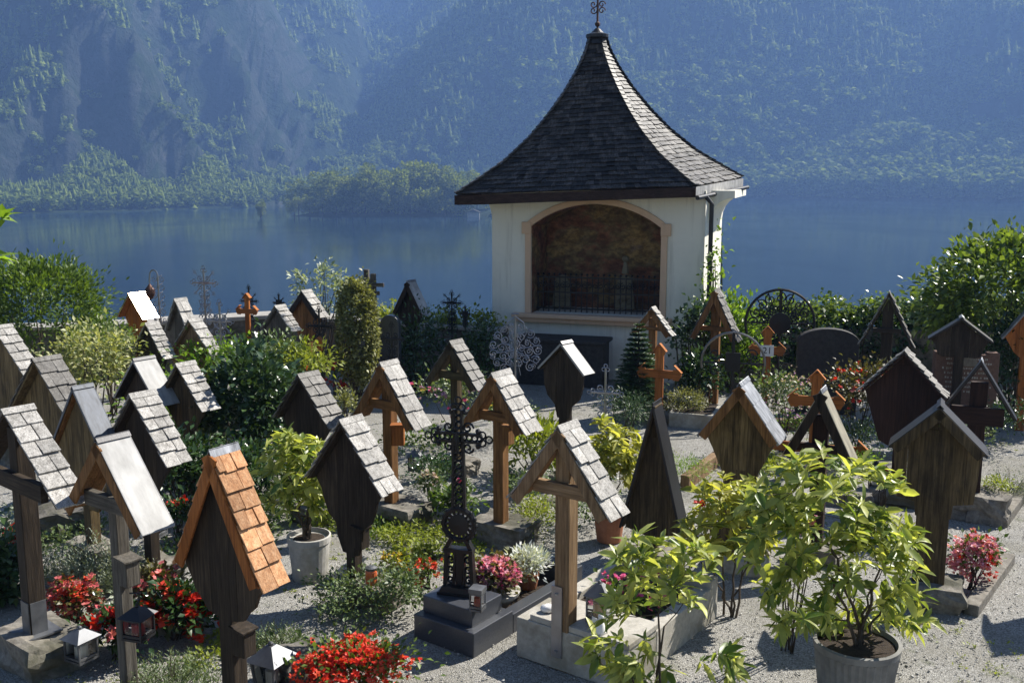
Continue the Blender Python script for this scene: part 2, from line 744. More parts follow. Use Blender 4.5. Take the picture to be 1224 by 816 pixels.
M_GRAVEL = m_gravel()
gx = np.linspace(-16, 16, 161)
gy = np.concatenate([np.linspace(-6, 19.2, 127), np.array([20.5, 23, 27])])
gv, gf = [], []
for y in gy:
    for x in gx:
        z = 0.018 * mnoise.noise(Vector((x * 0.7, y * 0.7, 0))) + 0.008 * mnoise.noise(Vector((x * 2.3, y * 2.3, 4)))
        if y > 19.3:
            z = {20.5: -1.5, 23.0: -12.0, 27.0: -22.0}[float(y)]
        gv.append((x, y, z))
nx = len(gx)
for j in range(len(gy) - 1):
    for i in range(nx - 1):
        gf.append((j * nx + i, j * nx + i + 1, (j + 1) * nx + i + 1, (j + 1) * nx + i))
o = mesh_np('ground', gv, gf, M_GRAVEL, smooth=True)
tag(o, 'pale grey gravel paths between the graves', 'gravel ground', kind='structure')
# ------------------------------------------------------------------ shared materials
M_WOOD_DARK = wood('wood_dark', (0.022, 0.016, 0.011), (0.05, 0.036, 0.024), (0.09, 0.066, 0.044))
M_WOOD_DARK_X = wood('wood_dark_cross', (0.022, 0.016, 0.011), (0.05, 0.036, 0.024), (0.09, 0.066, 0.044), axis='x')
M_WOOD_GREY = wood('wood_grey', (0.06, 0.052, 0.042), (0.13, 0.115, 0.095), (0.22, 0.20, 0.17))
M_WOOD_GREY_X = wood('wood_grey_cross', (0.06, 0.052, 0.042), (0.13, 0.115, 0.095), (0.22, 0.20, 0.17), axis='x')
M_WOOD_OLIVE = wood('wood_olive', (0.035, 0.024, 0.012), (0.10, 0.070, 0.035), (0.18, 0.13, 0.068), stain_amt=0.85)
M_WOOD_OLIVE_X = wood('wood_olive_cross', (0.035, 0.028, 0.014), (0.10, 0.078, 0.036), (0.19, 0.145, 0.065), axis='x')
M_WOOD_HONEY = wood('wood_honey', (0.055, 0.036, 0.016), (0.165, 0.115, 0.052), (0.28, 0.20, 0.095), stain_amt=0.8)
M_WOOD_WARM = wood('wood_warm', (0.15, 0.068, 0.022), (0.27, 0.13, 0.045), (0.40, 0.21, 0.085), stain_amt=0.55)
M_WOOD_WARM_X = wood('wood_warm_cross', (0.15, 0.068, 0.022), (0.27, 0.13, 0.045), (0.40, 0.21, 0.085), axis='x', stain_amt=0.4)
M_WOOD_TAN = wood('wood_tan', (0.17, 0.10, 0.05), (0.30, 0.19, 0.10), (0.42, 0.29, 0.17), stain_amt=0.5)
M_WOOD_TAN_X = wood('wood_tan_cross', (0.17, 0.10, 0.05), (0.30, 0.19, 0.10), (0.42, 0.29, 0.17), axis='x', stain_amt=0.3)
M_WOOD_MAROON = wood('wood_maroon', (0.022, 0.011, 0.008), (0.04, 0.02, 0.014), (0.06, 0.03, 0.02), stain_amt=0.2)
M_WOOD_MAROON_X = wood('wood_maroon_cross', (0.022, 0.011, 0.008), (0.04, 0.02, 0.014), (0.06, 0.03, 0.02), axis='x', stain_amt=0.2)
M_ORANGE = wood('wood_orange', (0.30, 0.095, 0.022), (0.42, 0.145, 0.036), (0.52, 0.20, 0.055), stain_amt=0.25)
M_ORANGE_X = wood('wood_orange_cross', (0.30, 0.095, 0.022), (0.42, 0.145, 0.036), (0.52, 0.20, 0.055), axis='x', stain_amt=0.2)
M_SH_GREY = wood('shingle_grey', (0.20, 0.186, 0.168), (0.42, 0.40, 0.37), (0.60, 0.575, 0.535), rough=0.66, spec=0.35, stain=(0.08, 0.07, 0.06), stain_amt=0.35, grain=0.68)
M_SH_DARK = wood('shingle_dark', (0.07, 0.062, 0.055), (0.16, 0.15, 0.135), (0.28, 0.265, 0.245), rough=0.6, spec=0.4, stain_amt=0.6)
M_SH_NEW = wood('shingle_new', (0.33, 0.145, 0.06), (0.50, 0.26, 0.125), (0.66, 0.41, 0.235), rough=0.75, stain=(0.30, 0.11, 0.03), stain_amt=0.25, var=0.42, grain=0.45)
M_SH_CHAPEL = wood('shingle_chapel', (0.018, 0.016, 0.015), (0.045, 0.040, 0.037), (0.12, 0.11, 0.105), rough=0.52, spec=0.4, stain_amt=0.5, var=0.75, grain=0.3)
M_SHEET = metal('sheet_metal', (0.24, 0.25, 0.27), rough=0.5, metallic=0.75, var=0.4, streak=(4, 9, 1.2))
M_SHEET_DARK = metal('sheet_metal_dark', (0.045, 0.045, 0.048), rough=0.42, metallic=0.7, streak=(1.5, 5, 1.5))
M_SHEET_WHITE = metal('sheet_white', (0.38, 0.375, 0.365), rough=0.6, metallic=0.05, var=0.3, streak=(1.5, 4, 1.5))
M_SHEET_TAN = metal('sheet_tan', (0.45, 0.41, 0.31), rough=0.42, metallic=0.35, var=0.25, streak=(1.5, 4, 1.5))
M_SHEET_DULL = metal('sheet_dull', (0.13, 0.14, 0.16), rough=0.62, metallic=0.4, var=0.35, streak=(4, 9, 1.2))
M_COPPER = metal('sheet_copper', (0.80, 0.62, 0.50), rough=0.16, metallic=1.0)
M_IRON = metal('iron_black', (0.018, 0.018, 0.019), rough=0.42, metallic=0.4)
M_IRON_GREY = metal('iron_grey', (0.36, 0.36, 0.38), rough=0.36, metallic=0.85)
M_IRON_MID = metal('iron_worn', (0.20, 0.20, 0.205), rough=0.34, metallic=0.8)
M_IRON_RUST = metal('iron_rust', (0.10, 0.05, 0.035), rough=0.6, metallic=0.5, var=0.4)
M_ZINC = metal('zinc', (0.17, 0.175, 0.185), rough=0.55, metallic=0.7, var=0.3)
M_LIME = rocky('stone_lime', (0.10, 0.088, 0.072), (0.30, 0.275, 0.235), 16, moss=(0.06, 0.06, 0.038))
M_STONE = rocky('stone_wall', (0.06, 0.055, 0.05), (0.20, 0.185, 0.16), 9, moss=(0.05, 0.055, 0.03), bs=0.9)
M_COPE = rocky('stone_coping', (0.24, 0.23, 0.21), (0.42, 0.40, 0.37), 12)
M_CONC = rocky('concrete', (0.32, 0.30, 0.26), (0.52, 0.49, 0.43), 22, moss=(0.22, 0.20, 0.15), bs=0.35)
M_GRANITE = rocky('granite_dark', (0.035, 0.038, 0.046), (0.075, 0.08, 0.092), 90, rough=0.32, bs=0.03, spec=0.6)
M_STONE_RED = rocky('stone_red', (0.11, 0.065, 0.048), (0.18, 0.11, 0.083), 30, bs=0.2)
M_STONE_DARK = rocky('stone_dark', (0.025, 0.023, 0.022), (0.06, 0.055, 0.05), 20, rough=0.7, bs=0.2)
M_TERRA = rocky('terracotta', (0.30, 0.12, 0.06), (0.45, 0.20, 0.11), 12, bs=0.15)
M_POT_GREY = rocky('pot_grey', (0.36, 0.345, 0.315), (0.52, 0.50, 0.465), 18, bs=0.15, moss=(0.25, 0.24, 0.19))
M_SOIL = rocky('soil', (0.018, 0.012, 0.008), (0.06, 0.042, 0.028), 25, bs=1.0)
M_BARK = wood('bark', (0.035, 0.026, 0.018), (0.08, 0.06, 0.042), (0.14, 0.11, 0.08), stain_amt=0.3)


def plain(name, c, rough=0.6, spec=0.4, var=0.12, metallic=0.0, trans=0.0):
    m, nt, N, L, P = nodes_of(name)
    v = coords(N, L)
    n1 = noise(N, L, v, 8, 5)
    r = ramp(N, [(0.3, tuple(q * (1 - var) for q in c)), (0.7, tuple(min(1, q * (1 + var)) for q in c))])
    L.new(n1.outputs[0], r.inputs[0])
    L.new(r.outputs[0], P.inputs['Base Color'])
    P.inputs['Roughness'].default_value = rough
    P.inputs['Specular IOR Level'].default_value = spec
    P.inputs['Metallic'].default_value = metallic
    P.inputs['Transmission Weight'].default_value = trans
    return m


def m_glass():
    m, nt, N, L, P = nodes_of('lantern_glass')
    t = N.new('ShaderNodeBsdfTransparent')
    t.inputs[0].default_value = (0.9, 0.92, 0.92, 1)
    g = N.new('ShaderNodeBsdfGlossy')
    g.inputs['Roughness'].default_value = 0.08
    fr = N.new('ShaderNodeFresnel')
    fr.inputs[0].default_value = 1.5
    mp = N.new('ShaderNodeMath')
    mp.operation = 'MULTIPLY_ADD'
    mp.inputs[1].default_value = 1.0
    mp.inputs[2].default_value = 0.06
    L.new(fr.outputs[0], mp.inputs[0])
    mx = N.new('ShaderNodeMixShader')
    L.new(mp.outputs[0], mx.inputs[0])
    L.new(t.outputs[0], mx.inputs[1])
    L.new(g.outputs[0], mx.inputs[2])
    L.new(mx.outputs[0], N['Material Output'].inputs[0])
    return m


M_GLASS = m_glass()
M_CANDLE_RED = plain('candle_red', (0.55, 0.03, 0.02), 0.35, 0.5, trans=0.2)
M_CANDLE_WHITE = plain('candle_white', (0.75, 0.72, 0.66), 0.5)
M_AMBER = plain('amber_glass', (0.60, 0.38, 0.16), 0.25, 0.5, trans=0.35)
M_WHITE = plain('white_ceramic', (0.75, 0.74, 0.72), 0.4)


# ------------------------------------------------------------------ chapel
def m_plaster(name, c, dirt=(0.35, 0.33, 0.28)):
    m, nt, N, L, P = nodes_of(name)
    v = coords(N, L, rand=False)
    n1 = noise(N, L, v, 1.2, 7, 0.65)
    r = ramp(N, [(0.45, c), (0.75, tuple(q * 0.86 for q in c))])
    L.new(n1.outputs[0], r.inputs[0])
    v2 = coords(N, L, (9, 9, 0.7), rand=False)
    n2 = noise(N, L, v2, 1.0, 4)
    r2 = ramp(N, [(0.52, (0, 0, 0)), (0.78, (0.5,) * 3)])
    L.new(n2.outputs[0], r2.inputs[0])
    L.new(mixc(N, L, r.outputs[0], dirt, r2.outputs[0]), P.inputs['Base Color'])
    P.inputs['Roughness'].default_value = 0.92
    P.inputs['Specular IOR Level'].default_value = 0.2
    n3 = noise(N, L, v, 40, 5)
    bump(N, L, n3.outputs[0], P, 0.25, 0.006)
    return m


M_PLASTER = m_plaster('plaster_cream', (0.80, 0.775, 0.68))
M_PEACH = m_plaster('plaster_peach', (0.68, 0.47, 0.32), (0.45, 0.32, 0.22))


def m_fresco():
    m, nt, N, L, P = nodes_of('fresco')
    v = coords(N, L, (1, 1, 1.5), rand=False)
    n1 = noise(N, L, v, 2.0, 6, 0.65)
    r = ramp(N, [(0.25, (0.08, 0.055, 0.04)), (0.42, (0.34, 0.15, 0.08)), (0.52, (0.26, 0.20, 0.10)), (0.62, (0.50, 0.34, 0.13)), (0.78, (0.22, 0.17, 0.16))])
    L.new(n1.outputs[0], r.inputs[0])
    n2 = noise(N, L, v, 7, 6, 0.7)
    r2 = ramp(N, [(0.4, (0.35, 0.3, 0.28)), (0.7, (1.1, 1.05, 1.0))])
    L.new(n2.outputs[0], r2.inputs[0])
    L.new(mixc(N, L, r.outputs[0], r2.outputs[0], 1.0, 'MULTIPLY'), P.inputs['Base Color'])
    P.inputs['Roughness'].default_value = 0.85
    return m


M_FRESCO = m_fresco()
CH = Vector((1.38, 16.6, 0))
CA = radians(17)
CR = Matrix.Rotation(-CA, 3, 'Z')


def lc(x, y, z):
    return CR @ Vector((x, y, z))


class CMB(MB):
    def loc(self, i0=0):
        self.v = self.v[:i0] + [tuple(lc(*p)) for p in self.v[i0:]]
        return self


chap = thing('chapel', 'white plastered wayside chapel with bell shaped shingle roof and arched niche', 'chapel', CH)
HW, TOPZ, DEEP = 1.80, 3.16, 2.9
OH = 1.10
SPR, CRN, SILL = 2.56, 2.94, 1.08
RAD = (OH * OH + (CRN - SPR) ** 2) / (2 * (CRN - SPR))
ACZ = CRN - RAD


def archz(x, grow=0.0):
    return ACZ + sqrt(max((RAD + grow) ** 2 - x * x, 0))


w_ = CMB()
w_.box((-(HW + OH) / 2, DEEP / 2, TOPZ / 2), (HW - OH, DEEP, TOPZ))
w_.box(((HW + OH) / 2, DEEP / 2, TOPZ / 2), (HW - OH, DEEP, TOPZ))
w_.box((0, 0.55, SILL / 2), (2 * OH, 1.1, SILL))
xs = [-OH + 2 * OH * i / 24 for i in range(25)]
w_.prism([(x, archz(x)) for x in xs] + [(OH, TOPZ), (-OH, TOPZ)], 0.0, 1.1)
w_.box((0, DEEP - 0.15, TOPZ / 2), (2 * OH, 0.3, TOPZ))
w_.loc()
w_.build('wall', M_PLASTER, chap)
fr = CMB()
fr.box((0, 1.05, 2.0), (2 * OH - 0.01, 0.08, 1.84))
for s in (-1, 1):
    fr.box((s * (OH - 0.004), 0.52, (SILL + SPR) / 2), (0.010, 0.98, SPR - SILL))
fr.prism([(x * 0.995, archz(x) - 0.004) for x in xs] + [(x * 0.99, archz(x) - 0.016) for x in xs[::-1]], 0.02, 1.0)
fr.loc().build('niche_painting', M_FRESCO, chap)
# peach surround
tr = CMB()
T = 0.105
xs2 = [-OH + 2 * OH * i / 24 for i in range(25)]
outer = [(x * (OH + T) / OH, archz(x * (OH + T) / OH, T * 0.95)) for x in xs2]
tr.prism([(x, archz(x)) for x in xs2] + outer[::-1], -0.035, 0.02)
for s in (-1, 1):
    tr.box((s * (OH + T / 2), -0.008, (SPR + SILL) / 2 - 0.02), (T, 0.05, SPR - SILL + 0.09))
    tr.box((s * (OH + T / 2 + 0.025), -0.014, SPR - 0.03), (T + 0.06, 0.07, 0.20))
tr.loc().build('arch_surround', M_PEACH, chap, bevel=0.008)
si = CMB()
si.box((-0.05, -0.05, SILL - 0.03), (2.72, 0.22, 0.07))
si.box((-0.05, -0.03, SILL - 0.105), (2.62, 0.15, 0.08))
si.loc().build('sill', M_PEACH, chap, bevel=0.012)
# iron grille in front of the painting, with two pale ornate panels behind
g = CMB()
for i in range(23):
    x = -1.06 + 2.12 * i / 22
    g.tube([(x, 0.30, SILL), (x, 0.30, SILL + 0.62)], 0.010, 5)
    g.ball((x, 0.30, SILL + 0.65), 0.022, 6, 4)
for z in (0.06, 0.34, 0.60):
    g.box((0, 0.30, SILL + z), (2.16, 0.025, 0.025))
for i in range(11):
    x = -0.96 + 1.92 * i / 10
    for s in (-1, 1):
        g.tube(spiral(x + 0.045 * s, SILL + 0.47, 0.06, pi / 2, 1.4 * s, 14, 0.285), 0.008, 4)
g.loc().build('grille', M_IRON, chap)
for (x, h, cap) in ((-0.72, 0.62, 0), (0.40, 0.66, 1)):
    g = CMB()
    poly = [(x - 0.17, SILL + 0.05), (x + 0.17, SILL + 0.05), (x + 0.14, SILL + h * 0.6)] + [(x + 0.13 * cos(a), SILL + h * 0.72 + 0.16 * sin(a)) for a in [pi * i / 8 for i in range(9)]] + [(x - 0.14, SILL + h * 0.6)]
    g.prism(poly, 0.62, 0.68)
    for k in range(4):
        g.tube(spiral(x - 0.07 + 0.14 * (k % 2), SILL + 0.18 + 0.2 * (k // 2), 0.07, 0, 1.3, 12, 0.60), 0.012, 4)
    if cap:
        g.ball((x, 0.65, SILL + h + 0.25), 0.06, 8, 6)
        g.tube([(x, 0.65, SILL + h), (x, 0.65, SILL + h + 0.2)], [0.07, 0.03], 8)
    g.loc().build('niche_ornament', plain('gilt_pale_%d' % cap, (0.20, 0.17, 0.11), 0.6), chap)
# coved cornice at both sides
for s in (1, -1):
    c_ = CMB()
    k = 0.40 if s > 0 else 0.20
    prof = [(0.0, 2.62)] + [(k * (1 - cos(a)), 2.62 + 0.42 * sin(a)) for a in [pi / 2 * i / 6 for i in range(1, 7)]] + [(k + 0.02, 3.04), (k + 0.02, TOPZ), (0, TOPZ)]
    prof = [(s * (HW + 0.003 + x), z) for x, z in prof]
    if s < 0:
        prof = prof[::-1]
    c_.prism(prof, 0.02 if s < 0 else 0.35, DEEP)
    c_.loc().build('cornice', M_PLASTER, chap)
# roof: four bell-cast slopes
FL, FR, RR = atd(545, 233, 16.55), atd(832, 223, 15.72), atd(887, 213, 17.9)
RL = FL + (RR - FR) * 1.15 + Vector((0, 0, 0.02))
AP = atd(714, 44, 17.35)
EAV = [p - CH for p in (FL, FR, RR, RL)]
AP = AP - CH
RHO = [(0, 1.0), (0.08, 0.86), (0.2, 0.665), (0.35, 0.485), (0.49, 0.352), (0.64, 0.232), (0.78, 0.14), (0.9, 0.08), (1.0, 0.05)]


def rho(t):
    for (a, b), (c, d) in zip(RHO, RHO[1:]):
        if t <= c:
            return b + (d - b) * (t - a) / (c - a)
    return RHO[-1][1] + (t - 1) * -0.3


def rp(A, B, s, t):
    e = A.lerp(B, s)
    r = rho(t)
    base_z = e.z * (1 - t) + AP.z * t
    return Vector((AP.x + (e.x - AP.x) * r, AP.y + (e.y - AP.y) * r, base_z))


NC = 36
rsh = random.Random(5)
rf = MB()
for k in range(4):
    A, B = EAV[k], EAV[(k + 1) % 4]
    for i in range(NC):
        t0, t1 = i / NC, min((i + 1.35) / NC, 1.0)
        wid = (rp(A, B, 1, t0) - rp(A, B, 0, t0)).length
        n = max(2, int(wid / 0.115))
        nrm = ((rp(A, B, 1, t0) - rp(A, B, 0, t0)).cross(rp(A, B, 0.5, min(t0 + 0.03, 1)) - rp(A, B, 0.5, t0))).normalized()
        cut = sorted([0.0, 1.0] + [min(0.98, max(0.02, (j + rsh.uniform(-0.3, 0.3) + (0.5 if i % 2 else 0.0)) / n)) for j in range(1, n)])
        for a, b in zip(cut, cut[1:]):
            if b - a < 0.2 / n:
                continue
            j1 = rsh.uniform(-0.10, 0.10) / NC
            lift = 0.026 + rsh.uniform(-0.006, 0.012)
            g = 0.02 / n
            p0, p1 = rp(A, B, a + g, max(0, t0 + j1)), rp(A, B, b - g, max(0, t0 + j1))
            p2, p3 = rp(A, B, b - g, t1), rp(A, B, a + g, t1)
            th = nrm * 0.016
            rf.hexa([p0 + nrm * lift - th, p1 + nrm * lift - th, p2 - th * 0.3, p3 - th * 0.3],
                    [p0 + nrm * lift, p1 + nrm * lift, p2 + nrm * 0.006, p3 + nrm * 0.006])
roof = rf.build('roof', M_SH_CHAPEL, chap)
# deck under the shingles
dk = MB()
for k in range(4):
    A, B = EAV[k], EAV[(k + 1) % 4]
    for i in range(16):
        dk.add([rp(A, B, 0, i / 16), rp(A, B, 1, i / 16), rp(A, B, 1, (i + 1) / 16), rp(A, B, 0, (i + 1) / 16)], [(0, 1, 2, 3)])
dk.build('roof_deck', M_WOOD_DARK, roof)
for k in range(4):
    hp = MB()
    A, B = EAV[k], EAV[(k + 1) % 4]
    for i in range(34):
        t0, t1 = i / 34, (i + 1.3) / 34
        p, q = rp(A, B, 0, t0), rp(A, B, 0, min(t1, 1))
        o_ = Vector((p.x - AP.x, p.y - AP.y, 0)).normalized()
        up = (o_ * 0.5 + Vector((0, 0, 1))).normalized()
        hp.beam(p + up * 0.040, q + up * 0.022, 0.10, 0.018, up)
    hp.build('hip_shingles', M_SH_CHAPEL, roof)
fa = MB()
cen = sum(EAV, Vector()) / 4
inn = [Vector((cen.x + (e.x - cen.x) * 0.80, cen.y + (e.y - cen.y) * 0.80, e.z - 0.10)) for e in EAV]
for k in range(4):
    A, B = EAV[k], EAV[(k + 1) % 4]
    if k != 1:
        fa.beam(A - Vector((0, 0, 0.085)), B - Vector((0, 0, 0.085)), 0.06, 0.15, Vector((0, 0, 1)))
    fa.add([A - Vector((0, 0, 0.165)), B - Vector((0, 0, 0.165)), inn[(k + 1) % 4] - Vector((0, 0, 0.06)), inn[k] - Vector((0, 0, 0.06))], [(0, 1, 2, 3)])
fa.build('eaves', wood('eaves_wood', (0.02, 0.012, 0.01), (0.045, 0.026, 0.02), (0.08, 0.05, 0.04), axis='x'), chap)
fb = MB()
A, B = EAV[1], EAV[2]
fb.beam(A - Vector((0.03, 0, 0.075)), B - Vector((0, 0, 0.075)), 0.05, 0.135, Vector((0, 0, 1)))
fb.build('eaves_flashing', M_SHEET_WHITE, chap)
gt = MB()
off = Vector((0.06, 0, -0.17))
gt.tube([A + off + (A - B) * 0.04, B + off + (B - A) * 0.06], 0.035, 8)
gt.build('gutter', M_SHEET_DARK, chap)
dp = MB()
p0 = A.lerp(B, 0.12) + off
dpx = atd(849, 300, p0.y + CH.y) - CH
dp.tube([p0, (dpx.x, p0.y, p0.z - 0.12), (dpx.x, p0.y, 0.0)], 0.036, 10)
dp.build('downpipe', M_SHEET_DARK, chap)
# finial
fn = MB()
fn.lathe([(0.03, -0.14), (0.15, -0.12), (0.13, -0.05), (0.19, -0.02), (0.19, 0.03), (0.11, 0.06), (0.05, 0.12), (0.02, 0.14)], 16, AP)
fin = fn.build('finial', M_SHEET_DARK, chap, smooth=False)
ic = MB()
z = AP.z
ic.tube([(AP.x, AP.y, z + 0.1), (AP.x, AP.y, z + 1.05)], 0.018, 6)
ic.ball((AP.x, AP.y, z + 0.20), 0.045)
ic.tube([(AP.x - 0.24, AP.y, z + 0.72), (AP.x + 0.24, AP.y, z + 0.72)], 0.018, 6)
for s in (-1, 1):
    ic.ball((AP.x + 0.25 * s, AP.y, z + 0.72), 0.035)
    for q in (0.52, 0.42):
        ic.tube([(a + AP.x, AP.y, c + z) for a, b, c in spiral(0.07 * s, q, 0.06, 0, 1.2 * s)], 0.010, 4)
ic.ball((AP.x, AP.y, z + 1.06), 0.035)
ic.build('finial_cross', M_IRON_RUST, fin)

# black bench under the sill
bx = thing('bench_chest', 'long black wooden chest standing under the chapel niche', 'chest', CH + lc(-0.38, -0.55, 0), -CA)
b = MB()
b.box((0, 0, 0.36), (1.42, 0.50, 0.72))
b.build('body', M_STONE_DARK, bx, bevel=0.01)
b = MB()
b.box((0, 0, 0.75), (1.52, 0.58, 0.055))
b.build('lid', M_STONE_DARK, bx, bevel=0.01)


# ------------------------------------------------------------------ parapet walls
def parapet(name, label, pts, h, th=0.45, cope=True):
    p0 = pts[0]
    t = thing(name, label, 'wall', (p0.x, p0.y, 0))
    w_, c_ = MB(), MB()
    rr = random.Random(len(pts))
    for a, b in zip(pts, pts[1:]):
        d = Vector((b.x - a.x, b.y - a.y, 0))
        nrm = Vector((-d.y, d.x, 0)).normalized() * th
        A, B = Vector((a.x, a.y, 0)) - Vector((p0.x, p0.y, 0)), Vector((b.x, b.y, 0)) - Vector((p0.x, p0.y, 0))
        B2 = B + d.normalized() * 0.001
        w_.hexa([A + Vector((0, 0, -0.4)), B2 + Vector((0, 0, -0.4)), B2 + nrm + Vector((0, 0, -0.4)), A + nrm + Vector((0, 0, -0.4))],
                [A + Vector((0, 0, h - 0.07)), B2 + Vector((0, 0, h - 0.07)), B2 + nrm + Vector((0, 0, h - 0.07)), A + nrm + Vector((0, 0, h - 0.07))])
        if not cope:
            continue
        n = max(1, int(d.length / 0.9))
        o_ = nrm.normalized() * 0.05
        for k in range(n):
            P, Q = A.lerp(B, (k + 0.006) / n), A.lerp(B, (k + 0.994) / n)
            z0, z1 = h - 0.068, h + rr.uniform(-0.012, 0.012)
            c_.hexa([P - o_ + Vector((0, 0, z0)), Q - o_ + Vector((0, 0, z0)), Q + nrm + o_ + Vector((0, 0, z0)), P + nrm + o_ + Vector((0, 0, z0))],
                    [P - o_ + Vector((0, 0, z1)), Q - o_ + Vector((0, 0, z1)), Q + nrm + o_ + Vector((0, 0, z1)), P + nrm + o_ + Vector((0, 0, z1))])
    w_.build('masonry', M_STONE, t)
    if cope:
        c_.build('coping', M_COPE, t, bevel=0.012)
    return t


parapet('parapet_wall', 'low stone parapet wall with pale coping along the lake, left of the chapel',
        [at(-260, 398, 0.95), at(110, 388, 0.95), at(330, 376, 0.95), at(596, 392, 0.95)], 0.95)
parapet('parapet_wall', 'low stone wall overgrown with ivy, right of the chapel',
        [at(852, 396, 0.95), at(1010, 384, 0.95), at(1400, 392, 0.95)], 0.88, cope=False)
# ------------------------------------------------------------------ grave markers with little roofs
G_ROOF = 'roofed wooden grave markers'


def rough_block(mb, c, s, seed, n=5, amp=0.16):
    """an uneven hewn stone: a box with worn corners"""
    bm = bmesh.new()
    bmesh.ops.create_cube(bm, size=1.0)
    bmesh.ops.subdivide_edges(bm, edges=bm.edges[:], cuts=n, use_grid_fill=True)
    sd = Vector((seed * 7.13, seed * 3.7, seed * 1.9))
    for v in bm.verts:
        q = v.co.copy()
        r = max(abs(q.x), abs(q.y), abs(q.z))
        sph = q.normalized() * 0.5 * 1.25
        q = q.lerp(sph, 0.10)
        q += q.normalized() * (mnoise.noise(q * 2.2 + sd) * amp + mnoise.noise(q * 6 + sd) * amp * 0.45)
        v.co = Vector((q.x * s[0], q.y * s[1], max(q.z, -0.5) * s[2]))
    vs = [v.co + Vector(c) for v in bm.verts]
    fs = [tuple(v.index for v in f.verts) for f in bm.faces]
    bm.free()
    return mb.add(vs, fs)


WOODS = {'dark': (M_WOOD_DARK, M_WOOD_DARK_X), 'grey': (M_WOOD_GREY, M_WOOD_GREY_X), 'olive': (M_WOOD_OLIVE, M_WOOD_OLIVE_X),
         'honey': (M_WOOD_HONEY, M_WOOD_OLIVE_X), 'warm': (M_WOOD_WARM, M_WOOD_WARM_X), 'tan': (M_WOOD_TAN, M_WOOD_TAN_X), 'maroon': (M_WOOD_MAROON, M_WOOD_MAROON_X),
         'orange': (M_ORANGE, M_ORANGE_X)}
ROOFS = {'grey': M_SH_GREY, 'dark': M_SH_DARK, 'new': M_SH_NEW, 'sheet': M_SHEET, 'black': M_SHEET_DARK, 'white': M_SHEET_WHITE,
         'tan': M_SHEET_TAN, 'copper': M_COPPER, 'dull': M_SHEET_DULL}
MARKERS = {}


